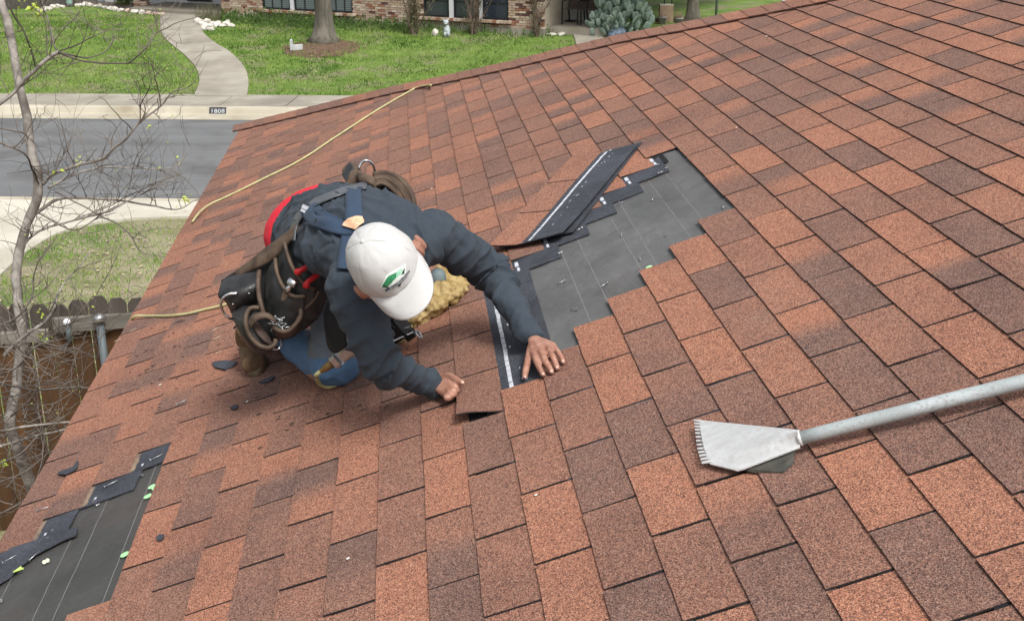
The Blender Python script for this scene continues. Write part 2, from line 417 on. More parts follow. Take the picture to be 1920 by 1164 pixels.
# hip: cap shingles over the crest, then the far slope
D2_ = (E_*math.cos(AL) - Vector((0, 0, 1))*math.sin(AL)).normalized()
def crest(u): return RP(u, hipv(u)+.15, .030)
def capseg(u0, u1, tn, i):
    V = []; T = []; Fc = []; hh = .012+.004
    for a, u in enumerate((u0, (u0+u1)/2, u1)):
        lift = .0035 if a == 0 else (.002 if a == 1 else .0)
        near = RP(u, hipv(u)-.012+.004*noise.noise(Vector((u*30, 2, 2))), .0165+lift); c = crest(u) + N_*(lift+.006); q1 = near*.12+c*.88
        far = c + D2_*.13; q2 = c*.85 + far*.15 - Vector((0, 0, .002))
        c2 = c - Vector((0, 0, .003))
        V += [near - N_*.010, near, q1, c2, q2, far]; T += [tn]*6; Fc += [1, 0, 0, 0, 0, 0]
    FF = [(a*6+b, (a+1)*6+b, (a+1)*6+b+1, a*6+b+1) for a in range(2) for b in range(5)]
    FF.append((0, 1, 2, 3, 4, 5)[::-1])
    me = mesh(V, FF)
    for nm, arr in (('tone', T), ('face', [float(x) for x in Fc])):
        q = me.attributes.new(nm, 'FLOAT', 'POINT'); q.data.foreach_set('value', arr)
    return me
u = -1.29; i = 0; rc = random.Random(4)
while u < 3.4:
    link('hip_cap', capseg(u, u+.108, rc.choice([.25, .35, .5, .6, .8, .45]), i), M_SH, roof); u += .094; i += 1
mb = MB(); cl, ch = crest(-1.27), crest(3.42); zE = RP(uA, 0).z - .02; cl, ch = cl-N_*.02, ch-N_*.02
def down(P): return P + D2_*((P.z-zE)/-D2_.z)
far = mesh([cl-N_*.01, ch-N_*.01, down(ch), down(cl)+D2_*.01], [(0, 1, 2, 3)])
for nm in ('tone', 'face'): 
    q = far.attributes.new(nm, 'FLOAT', 'POINT'); q.data.foreach_set('value', [.5 if nm == 'tone' else 0.]*4)
link('far_roof_slope', far, M_SH, roof)
# east slope beyond the ridge
rg = RP(uB, vN, 0); rg2 = crest(3.42); UH = Vector((math.cos(PH), -math.sin(PH), 0)); D3 = UH*math.cos(AL)-Vector((0,0,1))*math.sin(AL)
es = mesh([rg, rg2, rg2+D3*5, rg+D3*5], [(0, 3, 2, 1)])
for nm in ('tone', 'face'):
    q = es.attributes.new(nm, 'FLOAT', 'POINT'); q.data.foreach_set('value', [.5 if nm == 'tone' else 0.]*4)
link('east_roof_slope', es, M_SH, roof)
# fascia along the eave and walls below
M_FAS = noisy('brown_fascia', (.16, .10, .075), (.22, .15, .11), 10)
mb = MB(); a, b = RP(uA+.02, vN, -.03), RP(uA+.02, hipv(uA)-.05, -.03)
mb.prism([a, b, b-Vector((0,0,.15)), a-Vector((0,0,.15))], UH*.025); mb.obj('fascia', M_FAS, house)
a, b = RP(uA, vN, 0)+UH*.45, RP(uA, hipv(uA), 0)+UH*.45 - E_*.5
mb = MB(); mb.prism([Vector((a.x,a.y,.4)), Vector((b.x,b.y,.4)), Vector((b.x,b.y,zE-.02)), Vector((a.x,a.y,zE-.02))], UH*.2)
c = Vector((b.x, b.y, 0)); mb.prism([Vector((c.x,c.y,.4))+UH*.2, Vector((c.x,c.y,.4))+UH*9, Vector((c.x,c.y,zE-.02))+UH*9, Vector((c.x,c.y,zE-.02))+UH*.2], -E_*.2)
mb.obj('wall', noisy('near_wall', (.34, .2, .14), (.42, .27, .2), 8), house)
# ------------------------------------------------------------------ ground, street, lawns
M_EARTH = noisy('earth', (.13, .11, .07), (.20, .17, .11), .9, .95, .5, .02, c3=(.08, .11, .035), scale3=.35)
M_ASPH = noisy('asphalt', (.125, .129, .131), (.165, .169, .171), 1.3, .9, .3, .004, bscale=120, lo=.3, hi=.7, c3=(.105, .105, .105), scale3=.8, stretch=(.25, 1.6, 1))
M_CONC = noisy('concrete', (.27, .245, .20), (.35, .325, .27), 1.6, .9, .25, .003, bscale=60, c3=(.22, .20, .165), scale3=.7)
M_CONC2 = noisy('concrete_bright', (.44, .41, .34), (.53, .50, .425), 1.1, .9, .25, .003, bscale=60, c3=(.42, .39, .32), scale3=.8)
M_KERB = noisy('kerb_concrete', (.36, .33, .255), (.50, .46, .37), 2.2, .9, .25, .003, bscale=60, c3=(.30, .26, .19), scale3=1.1)
M_SOIL = noisy('lawn_soil', (.09, .16, .025), (.15, .22, .045), 1.8, .95, .6, .03, c3=(.21, .18, .12), scale3=1.1, bscale=14)
M_SOIL2 = noisy('dry_lawn_soil', (.20, .18, .11), (.29, .26, .17), 2.0, .95, .6, .03, c3=(.13, .15, .06), scale3=1.3, bscale=14)
def quad(name, P, m, parent=None): return link(name, mesh([Vector(p) for p in P], [tuple(range(len(P)))]), m, parent)
V, FF = [], []
g = 12; xs = np.linspace(-300, 300, g); ys = np.linspace(-60, 600, g)
V = [(x, y, -.05) for x in xs for y in ys]; FF = [(i*g+j, (i+1)*g+j, (i+1)*g+j+1, i*g+j+1) for i in range(g-1) for j in range(g-1)]
struct(link('ground', mesh(V, FF), M_EARTH))
SA = math.atan2(26.58-26.88, 11.18-5.91)            # street direction
sx, sy = Vector((math.cos(SA), math.sin(SA), 0)), Vector((-math.sin(SA), math.cos(SA), 0))
S0 = Vector((-8.0, 20.06, 0))
def st(a, b, z=0): return S0 + sx*a + sy*b + Vector((0, 0, z))
struct(quad('road', [st(-70, 0), st(70, 0), st(70, 6.62), st(-70, 6.62)], M_ASPH))
def profile(name, pts, a0, a1, m, n=60):             # extruded cross section along the street
    V = []; 
    for i in range(n+1):
        a = a0+(a1-a0)*i/n
        for b, z in pts: V.append(st(a, b, z))
    k = len(pts); return link(name, mesh(V, [(i*k+j, (i+1)*k+j, (i+1)*k+j+1, i*k+j+1) for i in range(n) for j in range(k-1)]), m)
struct(profile('kerb', [(6.60, .004), (7.02, .03), (7.07, .05), (7.12, .15), (7.16, .165), (7.34, .165), (7.34, -.05)], -70, 70, M_KERB))
struct(profile('kerb', [(.02, .004), (-.40, .03), (-.45, .05), (-.5, .15), (-.54, .165), (-.72, .165), (-.72, -.05)], -70, 70, M_KERB))
mb = MB()
for a_ in np.arange(-18, 20, 3.05):
    P_ = [(6.60, .006), (7.02, .032), (7.07, .052), (7.118, .152), (7.16, .168), (7.345, .168)]
    V = []
    for b_, z_ in P_: V += [st(a_, b_-.001, z_+.001), st(a_+.014, b_-.001, z_+.001)]
    mb.add(V, [(2*i, 2*i+1, 2*i+3, 2*i+2) for i in range(5)])
struct(mb.obj('kerb_joint', mat('kerb_joint_dirt', (.09, .08, .06), .95)))  # thin dark strips across the kerb mark its expansion joints
# far pavement as slabs
pv = None
mb = MB(); mb.add([st(-70, 7.34, .13), st(70, 7.34, .13), st(70, 8.72, .13), st(-70, 8.72, .13)], [(0,1,2,3)])
pv = struct(mb.obj('pavement', noisy('joint_dirt', (.16,.14,.11), (.2,.18,.14), 5)))
a = -9.4
while a < 9:
    mb = MB(); P = [st(a+.012, 7.352, .1), st(a+1.49, 7.352, .1), st(a+1.49, 8.70, .1), st(a+.012, 8.70, .1)]
    mb.prism(P, (0, 0, .07+random.uniform(-.004, .004))); mb.obj('slab', M_CONC, pv); a += 1.5
mb = MB()
mb.prism([st(-70, 7.352, .1), st(-9.4, 7.352, .1), st(-9.4, 8.7, .1), st(-70, 8.7, .1)], (0,0,.07)); mb.prism([st(9.1, 7.352, .1), st(70, 7.352, .1), st(70, 8.7, .1), st(9.1, 8.7, .1)], (0,0,.07))
mb.obj('pavement_run', M_CONC, pv)
# the far lawn rises gently to the houses
HL, HR = Vector((-8.96, 39.23, 0)), Vector((.91, 34.97, 0))
hx = (HR-HL).normalized(); hy = Vector((-hx.y, hx.x, 0))
def lawnz(P):
    b = (P-S0).dot(sy); t = min(1, max(0, (b-8.7)/8.0)); return .15 + .55*(t*t*(3-2*t)*.5+t*.5)
def lawn_patch(name, A, B, nx, ny, m, a0, a1, b0, b1, zf, rough=.02):
    V = []
    for i in range(nx+1):
        for j in range(ny+1):
            P = st(a0+(a1-a0)*i/nx, b0+(b1-b0)*j/ny); P.z = zf(P) + rough*noise.noise(P*1.3); V.append(P)
    return link(name, mesh(V, [(i*(ny+1)+j, (i+1)*(ny+1)+j, (i+1)*(ny+1)+j+1, i*(ny+1)+j+1) for i in range(nx) for j in range(ny)], True), m)
struct(lawn_patch('lawn', 0, 0, 120, 60, M_SOIL, -40, 60, 8.7, 60, lawnz))
# paths
def ribbon(name, L, R, z, m, sub=6, th=.05):
    L = spline(L, sub); R = spline(R, sub); V = []
    for a, b in zip(L, R): V += [a+Vector((0,0,z)), b+Vector((0,0,z)), b+Vector((0,0,z-th-.04)), a+Vector((0,0,z-th-.04))]
    return link(name, mesh(V, [(4*i+q, 4*i+(q+1) % 4, 4*i+4+(q+1) % 4, 4*i+4+q) for i in range(len(L)-1) for q in range(4)] + [(0,1,2,3)]), m)
def gl(x, y):      # a spot on the far lawn
    P = gr(x, y, .4)
    for _ in range(12): P = gr(x, y, lawnz(P))
    return P
# entry path, cast in separate slabs
PL = [gl(x, y) for x, y in ((300,22),(300,40),(302,62),(318,82),(345,104),(368,130),(374,155),(364,182))]
PR = [gl(x, y) for x, y in ((392,22),(382,38),(378,58),(400,80),(432,100),(458,128),(466,155),(463,183))]
PLs, PRs = spline(PL, 6), spline(PR, 6); pth = struct(thing('path', None, None, tuple(PL[4]))); 
cuts = [0, 14, 27, 42]
for a, b in zip(cuts, cuts[1:]):
    mb = MB(); l = PLs[a:b+1]; r = PRs[a:b+1]
    if b < 42: l[-1] = l[-1].lerp(l[-2], .06); r[-1] = r[-1].lerp(r[-2], .06)
    V = []
    for p, q in zip(l, r): V += [p+Vector((0,0,.035)), q+Vector((0,0,.035)), q-Vector((0,0,.1)), p-Vector((0,0,.1))]
    mb.add(V, [(4*i+q, 4*i+(q+1) % 4, 4*i+4+(q+1) % 4, 4*i+4+q) for i in range(len(l)-1) for q in range(4)] + [(0,1,2,3), tuple(len(V)-4+i for i in (3,2,1,0))])
    mb.obj('path_slab', M_CONC, pth)
struct(ribbon('path', [gl(x, y) for x, y in ((1062,52),(1075,68),(1080,85),(1082,108))], [gl(x, y) for x, y in ((1098,50),(1120,66),(1150,85),(1195,108))], .035, M_CONC))
# near side: pavement, driveway and dry lawn
def nearz(P):
    b = (P-S0).dot(sy); t = min(1, max(0, (-b-2.2)/9)); return .14 + .26*t
nl = struct(lawn_patch('dry_lawn', 0, 0, 90, 40, M_SOIL2, -16, 22, -13, -.72, lambda P: nearz(P)-.01))
def gn(x, y, dz=0):
    P = gr(x, y, .2)
    for _ in range(8): P = gr(x, y, nearz(P)+dz)
    return P
mb = MB(); P = [st(-40, -.73, .16), st(30, -.73, .16)] + [gn(560, 404), gn(372, 408), gn(250, 412), gn(190, 418), gn(140, 428), gn(95, 446), gn(40, 481), gn(0, 519)] + [gn(-200, 640), gn(-700, 640)]
P = [Vector((p.x, p.y, nearz(p)+.03)) for p in P]
V = P + [p-Vector((0,0,.15)) for p in P]; n = len(P)
struct(link('driveway', mesh(V, [tuple(range(n))] + [(i, i+n, (i+1) % n+n, (i+1) % n) for i in range(n)]), M_CONC2))
# grass blades as real geometry
def grass(name, n, region, zf, h0, h1, m, w=.012, dens=None, clump=.45, seed=1, lean=.5):
    rg = np.random.default_rng(seed); a0, a1, b0, b1 = region; V = []; T = []; cnt = 0; A = rg.uniform(a0, a1, n); B = rg.uniform(b0, b1, n)
    R = rg.random((n, 6))
    for i in range(n):
        P = st(A[i], B[i]); d = dens(P) if dens else 1
        c = noise.noise(P*1.9) + .6*noise.noise(P*5)
        if R[i, 0] > d*(1-clump+clump*(c+.6)): continue
        P.z = zf(P) - .005; ang = R[i, 1]*6.283; h = (h0+(h1-h0)*R[i, 2]*max(.3, .8+c)); ww = w*(.6+R[i, 3])
        dx, dy = math.cos(ang)*ww, math.sin(ang)*ww; lx, ly = (R[i, 4]-.5)*lean*h*2, (R[i, 5]-.5)*lean*h*2
        V += [(P.x-dx, P.y-dy, P.z), (P.x+dx, P.y+dy, P.z), (P.x+lx, P.y+ly, P.z+h)]; T.append(0)
    me = bpy.data.meshes.new(name); nt_ = len(V)//3; me.from_pydata(V, [], [(3*i, 3*i+1, 3*i+2) for i in range(nt_)])
    o = link(name, me, m); tag(o, None, None); return o
def grass_mat(name, a, b_, c, d):
    M = mat(name, a, .75, spec=.25); b = NB(M); co = b.coord()
    c1 = b.ramp(b.noise(.75, 5, .7, co=co), [(.36, a), (.50, b_), (.64, c)]); c2 = b.ramp(b.noise(23, 2, co=co), [(.35, (.62,.62,.62)), (.7, (1.25,1.2,1.1))])
    cc = b.mix(.85, c1, c2, 'MULTIPLY'); cc = b.mix(b.ramp(b.noise(1.6, 4, .7, co=co), [(.56, (0,0,0)), (.72, (.8,.8,.8))]), cc, d)
    b.color(cc); return M
M_GR1 = grass_mat('far_grass', (.062, .135, .020), (.150, .250, .048), (.28, .355, .11), (.33, .33, .18))
M_GR2 = grass_mat('near_grass', (.10, .24, .022), (.19, .34, .045), (.29, .33, .11), (.38, .34, .20))
def farden(P):
    x, y, z = project(P)
    # bare beds under the trees and along the wall, paths kept clear
    for (cx, cy, rx, ry) in ((607, 90, 75, 13),):
        if ((x-cx)/rx)**2 + ((y-cy)/ry)**2 < 1 + .5*noise.noise(P*3): return .12
    for i in range(len(PLs)):
        if min(PLs[i].y, PRs[i].y) - .25 < P.y < max(PLs[i].y, PRs[i].y) + .25 and PLs[i].x+.02 < P.x < PRs[i].x-.02: return 0
    if 1062 < x < 1195 and 50 < y < 110 and x < 1098+ (y-50)*1.7 and x > 1062+(y-50)*.4: return 0
    if (P-HL).dot(hy) > -.3: return .3 if x > 1190 or x < 300 else 0
    return 1
g1 = grass('grass', 190000, (-11, 22, 8.72, 19.5), lawnz, .03, .075, M_GR1, w=.013, dens=farden, seed=3)
tag(g1, 'bright green patchy lawn grass in front of the brick house across the street', 'grass', kind='stuff')
def nearden(P):
    x, y, z = project(P)
    if y < 404+4: return 0
    lim = np.interp(x, [0, 40, 95, 140, 190, 250, 372], [519, 481, 446, 428, 418, 412, 408]) + 3
    if y < lim: return 0
    return (.35+.9*max(0, noise.noise(P*.8)+.5))*(1.3 if x < 230 else .7)
g2 = grass('grass', 110000, (-1, 9, -12.6, -.9), nearz, .02, .06, M_GR2, w=.006, dens=nearden, seed=5)
tag(g2, 'thin dry yellow green lawn between the driveway and the wooden fence', 'grass', kind='stuff')
# fallen leaves on the dry lawn
mb = MB(); rl = random.Random(8)
for i in range(1500):
    P = st(rl.uniform(0, 9), rl.uniform(-12, -1.3)); x, y, z = project(P)
    if nearden(P) == 0: continue
    P.z = nearz(P)+.015+rl.random()*.015; a = rl.random()*6.28; r = rl.uniform(.015, .045)
    mb.add([P+Vector((math.cos(a+k*1.57)*r*(1 if k % 2 else .6), math.sin(a+k*1.57)*r*(1 if k % 2 else .6), rl.uniform(-.006, .01))) for k in range(4)], [(0,1,2,3)])
tag(mb.obj('leaf_litter', noisy('dry_leaves', (.34, .26, .17), (.48, .40, .29), 9)), 'pale dry leaves scattered over the thin lawn behind the fence', 'leaves', kind='stuff')
# house number on the kerb
M_PLT = noisy('black_kerb_paint', (.035,.037,.04), (.07,.07,.07), 12); M_WPT = noisy('worn_white_paint', (.62,.67,.68), (.42,.45,.46), 25)
P0 = gr(407, 210, .09); a0 = (P0-S0).dot(sx)
mb = MB(); a1, a2 = a0-.19, a0+.19
prof = [(7.052, .046), (7.0725, .053), (7.114, .152), (7.142, .1645), (7.175, .1685)]
V = []
for b, z in prof: V += [st(a1, b-.003, z+.002), st(a2, b-.003, z+.002)]
mb.add(V, [(2*i, 2*i+1, 2*i+3, 2*i+2) for i in range(4)]); kn = mb.obj('kerb_number', M_PLT)
tag(kn, 'black painted address panel with white digits on the far kerb', 'kerb number')
cu = bpy.data.curves.new('digits', 'FONT'); cu.body = '1808'; cu.size = .155; cu.align_x = 'CENTER'; cu.space_character = 1.05
to = bpy.data.objects.new('tmp', cu); COL.objects.link(to); dg = bpy.context.evaluated_depsgraph_get(); me = bpy.data.meshes.new_from_object(to.evaluated_get(dg)); bpy.data.objects.remove(to)
fx = Vector((0, .042, .106)).normalized(); V0 = st(a0, 7.070, .060)
for v in me.vertices: v.co = V0 + sx*v.co.x*1.0 + (sy*.37+Vector((0,0,.93)))*v.co.y*.82 - sy*.006
link('digits', me, M_WPT, kn)
# ------------------------------------------------------------------ brick house across the street
M_BRK = [noisy('brick_%s' % n, c1, c2, 14, .9, .4, .004, mode='world') for n, c1, c2 in
         (('tan', (.38,.27,.19), (.50,.38,.28)), ('pink', (.36,.25,.19), (.52,.41,.33)), ('red', (.27,.12,.075), (.34,.17,.11)), ('dark', (.095,.05,.045), (.14,.075,.065)), ('pale', (.50,.40,.30), (.66,.57,.46)))]
M_MORT = noisy('mortar', (.42,.36,.28), (.50,.44,.36), 8)
M_WHT = noisy('white_frame', (.66,.68,.70), (.74,.75,.77), 4, .5, .05)
M_GLS = mat('window_glass', (.045,.06,.06), .12, spec=.6)
M_GLS2 = mat('dark_window_glass', (.03,.04,.055), .12, spec=.6)
M_BLIND = noisy('blinds', (.17,.21,.21), (.22,.26,.26), 3)
M_DKF = mat('dark_window_frame', (.02,.022,.025), .5)
bh = thing('brick_house', 'brick house with dark windows behind the tree trunk and bare shrubs across the street', 'house', tuple(HL+Vector((0,0,.7))))
HW = (HR-HL).length
def hp(a, z, d=0): return HL + hx*a + Vector((0,0,z)) - hy*d
def onwall(x, y):   # pixel to (a, z) on the front wall
    d = ray(x, y); s = (HL-CAM).dot(hy)/d.dot(hy); P = CAM+d*s; return (P-HL).dot(hx), P.z
mb = MB(); mb.prism([hp(-.02,.1,-.10), hp(HW+.02,.1,-.10), hp(HW+.02,.1,-.16), hp(-.02,.1,-.16)], (0,0,3.0))
for q in (0, HW-.0): mb.prism([hp(q,.1,-.1), hp(q+.001,.1,-.1), hp(q+.001,.1,-7), hp(q,.1,-7)], (0,0,3.0))
wl = mb.obj('wall', M_MORT, bh)
w1a, w1z = onwall(492, 17); w1b, _ = onwall(661, 23); w2a, w2z = onwall(794, 31); w2b, _ = onwall(953, 38)
WIN = [(w1a, w1b, w1z), (w2a, w2b, w2z)]
mb = MB(); mb.prism([hp(-.03, .3, .03), hp(HW+.03, .3, .03), hp(HW+.03, .3, -.1), hp(-.03, .3, -.1)], (0, 0, .52)); mb.obj('foundation', M_CONC, bh)
bme = {}
def brick_mesh(L, key, mi):
    if (key, mi) in bme: return bme[(key, mi)]
    m_ = MB(); m_.box((0,0,0), hx*(L/2), hy*.05, Vector((0,0,.0285))); me = m_.mesh(); me.materials.append(M_BRK[mi]); bme[(key, mi)] = me; return me
rb = random.Random(5); nb = 0; rest = [MB() for _ in M_BRK]
z = .855; row = 0; BL = .203; PIT = .213
while z < 2.9:
    a = (-.5*PIT if row % 2 else 0) + .1
    while a < HW:
        L = BL; c = a
        lo, hi_ = c-L/2, c+L/2
        if lo < 0: lo = 0
        if hi_ > HW: hi_ = HW
        seg = [(lo, hi_)]
        for (p, q, zz) in WIN:
            if zz-.07 < z < zz+1.5:
                ns = []
                for s_, e_ in seg:
                    if e_ <= p or s_ >= q: ns.append((s_, e_))
                    else:
                        if s_ < p-.03: ns.append((s_, p))
                        if e_ > q+.03: ns.append((q, e_))
                seg = ns
        for s_, e_ in seg:
            if e_-s_ < .03: continue
            mi = rb.choices(range(5), [5, 6, 2.6, 1.5, 4])[0]; out_ = rb.uniform(-.004, .006)
            P = hp((s_+e_)/2, z, -.05+out_); x, y, _ = project(P)
            if nb < 290 and y > -4:
                me = brick_mesh(round(e_-s_, 2), round(e_-s_, 2), mi); o = bpy.data.objects.new('brick', me); COL.objects.link(o); o.parent = wl; o.location = P; nb += 1
            else: rest[mi].box(P, hx*((e_-s_)/2), hy*.05, Vector((0,0,.0285)))
        a += PIT
    z += .0675; row += 1
rm = MB(); me = None
V, FF, MI = [], [], []
for i, r in enumerate(rest):
    n = len(V); V += r.v; FF += [tuple(q+n for q in f) for f in r.f]; MI += [i]*len(r.f)
me = mesh(V, FF); [me.materials.append(q) for q in M_BRK]; me.polygons.foreach_set('material_index', MI); stuff(link('bricks_above', me, None, wl))
def window(p, q, zz, panes, gm, mull):
    fr = MB()
    for s_, e_ in panes:
        for (u0, u1, z0, z1) in ((s_, s_+.045, zz, zz+1.4), (e_-.045, e_, zz, zz+1.4), (s_+.045, e_-.045, zz, zz+.05), (s_+.045, e_-.045, zz+1.35, zz+1.4)):
            fr.box(hp((u0+u1)/2, (z0+z1)/2, -.07), hx*((u1-u0)/2), hy*.03, Vector((0,0,(z1-z0)/2)))
        for k in range(1, mull+1):
            u = s_+(e_-s_)*k/(mull+1); fr.box(hp(u, zz+.7, -.075), hx*.012, hy*.015, Vector((0,0,.65)))
        for k in (1, 2): fr.box(hp((s_+e_)/2, zz+.45*k, -.077), hx*((e_-s_)/2-.045), hy*.012, Vector((0,0,.010)))
    wo = fr.obj('window', M_DKF, bh)
    for s_, e_ in panes:
        g_ = MB(); g_.box(hp((s_+e_)/2, zz+.7, -.088), hx*((e_-s_)/2-.03), hy*.003, Vector((0,0,.66))); g_.obj('pane', gm if gm is not M_GLS or s_ < q-1.6 else M_GLS2, wo)
    for (s1, e1), (s2, e2) in zip(panes, panes[1:]):
        g_ = MB(); g_.box(hp((e1+s2)/2, zz+.7, -.04), hx*((s2-e1)/2-.002), hy*.035, Vector((0,0,.71))); g_.obj('mullion', M_WHT, wo)
    nsill = 26; sl_ = MB()
    for k in range(nsill):
        u = p-.12+(q-p+.24)*(k+.5)/nsill; b_ = MB(); b_.box(hp(u, zz-.045, .035+rb.uniform(-.004,.004)), hx*((q-p+.24)/nsill/2-.006), hy*.075, Vector((0,0,.035))); b_.obj('sill_brick', M_BRK[rb.choice([0,1,2,0,4])], wo)
    # blinds
    if gm is M_BLINDG:
        pass
M_BLINDG = mat('glass_with_blinds', (.14,.18,.18), .25, spec=.5); bq = NB(M_BLINDG); wv = bq.n('TexWave', bands_direction='Z', Scale=5.2, Distortion=0.0); bq.l(bq.coord(), wv.inputs[0])
bq.color(bq.ramp(wv.outputs[1], [(0, (.085,.11,.11)), (.5, (.17,.21,.205))]))
xa = [onwall(x, y)[0] for x, y in ((492,17),(544,18),(551,19),(608,21),(612,21),(661,23))]
window(w1a, w1b, w1z, [(xa[0], xa[1]), (xa[2], xa[3]-.0), (xa[4]-.0, xa[5])], M_BLINDG, 2)
xb = [onwall(x, y)[0] for x, y in ((794,31),(842,33),(850,33),(898,35),(904,36),(953,38))]
window(w2a, w2b, w2z, [(xb[0], xb[1]), (xb[2], xb[3]), (xb[4], xb[5])], M_GLS, 0)
# eaves and roof of the brick house
rfm = noisy('grey_shingles', (.10,.095,.09), (.15,.145,.14), 12)
mb = MB(); mb.prism([hp(-4, 3.1, .5), hp(HW+4, 3.1, .5), hp(HW+4, 4.9, -4.5), hp(-4, 4.9, -4.5)], (0,0,.08)); mb.prism([hp(-4, 4.9, -4.5), hp(HW+4, 4.9, -4.5), hp(HW+4, 3.1, -9.5), hp(-4, 3.1, -9.5)], (0,0,.08)); mb.obj('roof', rfm, bh)
# recessed entry on the left, pale door surround and dark mat; porch with white wall on the right
mb = MB(); mb.prism([hp(-6.5, .5, -1.9), hp(0, .5, -1.9), hp(0, .5, -2.1), hp(-6.5, .5, -2.1)], (0,0,2.6)); mb.obj('entry_wall', noisy('pale_siding', (.50,.52,.54), (.58,.6,.62), 2), bh)
P = gr(355, 3, .95); a_ = (P-HL).dot(hx)
mb = MB(); mb.box(hp(a_, 1.9, -1.86), hx*.48, hy*.04, Vector((0,0,1.0))); mb.obj('door', mat('dark_door', (.025,.022,.025), .5), bh)
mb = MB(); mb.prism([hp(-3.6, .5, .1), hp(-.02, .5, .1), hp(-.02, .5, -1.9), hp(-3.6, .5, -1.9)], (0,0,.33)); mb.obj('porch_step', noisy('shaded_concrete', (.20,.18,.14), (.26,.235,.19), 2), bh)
dB = (gr(1060, 37, .862)-HL).dot(hy)   # how far the porch wall stands back
mb = MB(); mb.prism([hp(HW+.0, .5, -dB), hp(HW+1.5, .5, -dB), hp(HW+1.5, .5, -dB-.2), hp(HW+.0, .5, -dB-.2)], (0,0,2.6)); mb.obj('side_wall', noisy('white_render', (.52,.53,.52), (.62,.63,.62), 6, bump=.6), bh)
dF = (gr(1060, 51, .862)-HL).dot(hy)
mb = MB(); mb.prism([hp(HW+.02, .5, -dF), hp(HW+1.6, .5, -dF), hp(HW+1.6, .5, -dB), hp(HW+.02, .5, -dB)], (0,0,.36)); mb.obj('porch_slab', noisy('porch_concrete', (.28,.25,.2), (.36,.325,.27), 2), bh)
mb = MB(); c_ = gr(1052, 39, .862); mb.prism([c_-hx*.5-hy*.15, c_+hx*.45-hy*.15, c_+hx*.45+hy*.12, c_-hx*.5+hy*.12], (0,0,.02)); tag(mb.obj('door_mat', mat('black_mat', (.015,.015,.015), .8)), 'black mat lying on the porch floor under the chairs', 'mat')
# ------------------------------------------------------------------ wooden fence on the near side
M_FBR = mat('fence_board', rough=.85); b = NB(M_FBR); co = b.coord(); sx_ = b.n('SeparateXYZ'); b.l(co, sx_.inputs[0])
wood = b.ramp(b.noise(9, 4, co=co, stretch=(1, 1, .08)), [(.3, (.062, .031, .014)), (.7, (.125, .063, .027))])
grey = b.ramp(b.noise(14, 5, co=co, stretch=(1, 1, .1)), [(.3, (.050, .043, .036)), (.7, (.10, .085, .07))])
mk = b.ramp(b.math('ADD', sx_.outputs[2], b.math('MULTIPLY', b.noise(5, 3, co=co), .16)), [(.0, (0,0,0)), (1, (1,1,1))])
q = b.n('MapRange'); q.inputs['From Min'].default_value = 2.06; q.inputs['From Max'].default_value = 2.12; b.l(b.math('ADD', sx_.outputs[2], b.math('MULTIPLY', b.noise(5, 3, co=co), .16)), q.inputs['Value'])
oi = b.n('ObjectInfo'); hv = b.n('HueSaturation'); b.l(b.math('ADD', b.math('MULTIPLY', oi.outputs['Random'], .6), .7), hv.inputs['Value'])
b.l(b.mix(q.outputs[0], wood, grey), hv.inputs['Color']); b.color(hv.outputs[0]); b.bump(b.noise(14, 5, co=co, stretch=(1, 1, .1)), .5, .004)
M_RAIL = noisy('weathered_rail', (.11, .10, .085), (.19, .175, .15), 7, .9, .4, stretch=(.2, 1, 1)); M_RAILP = noisy('pale_rail', (.20, .18, .15), (.30, .275, .24), 7, .9, .4, stretch=(.2, 1, 1))
M_PIPE = noisy('painted_steel_post', (.085, .105, .115), (.12, .145, .155), 9, .5, .1)
FP0, FP1 = Vector((-3.75, 8.52, 0)), Vector((-2.84, 8.69, 0)); fx_ = (FP1-FP0).normalized(); fy_ = Vector((-fx_.y, fx_.x, 0))
fence = thing('wooden_fence', 'weathered dog-eared picket fence with brown lower boards behind the bare tree', 'fence', tuple(FP0+Vector((0,0,.4))))
rf = random.Random(3); s_ = -3.2
while s_ < 3.2:
    wd = .134; zt = 2.235 + rf.uniform(-.018, .018) + (.012 if s_ > .5 else 0); e = .032; lean = rf.uniform(-.004, .004)
    poly = [(0, .38), (wd, .38), (wd, zt-.045), (wd-e, zt), (e, zt), (0, zt-.045)]
    off = rf.uniform(-.004, .004)
    mb = MB(); mb.prism([FP0 + fx_*(s_+x+lean*(z-.4)) + fy_*off + Vector((0,0,z)) for x, z in poly], fy_*.016)
    mb.obj('picket', M_FBR, fence); s_ += .1415
def rail(z0, z1, a, b, m, d=.04):
    mb = MB(); mb.box(FP0+fx_*((a+b)/2)-fy_*(d/2+.006)+Vector((0,0,(z0+z1)/2)), fx_*((b-a)/2), fy_*d/2, Vector((0,0,(z1-z0)/2))); mb.obj('rail', m, fence)
rail(1.955, 2.04, -3.2, .32, M_RAILP); rail(2.02, 2.125, .36, 3.2, M_RAIL, .05)
for xx, cap in ((.47, 'ball'), (.70, 'disc')):
    mb = MB(); c = FP0+fx_*xx-fy_*.09
    if cap == 'disc':
        mb.tube([c+Vector((0,0,.4)), c+Vector((0,0,2.07))], .029, 14); mb.obj('post', M_PIPE, fence, True)
        mb = MB(); mb.tube([c+Vector((0,0,2.10)), c+Vector((0,0,2.135)), c+Vector((0,0,2.15)), c+Vector((0,0,2.165))], [.042, .045, .03, .004], 16); mb.obj('post_cap', M_GALV, fence, True)
    else:
        mb.tube([c+Vector((0,0,1.95)), c+Vector((0,0,2.09))], .02, 10); mb.obj('post', M_PIPE, fence, True)
        mb = MB(); mb.ico(c+Vector((0,0,2.11)), (.028,.028,.028), 3); mb.obj('post_cap', mat('white_cap', (.7,.71,.74), .35), fence, True)
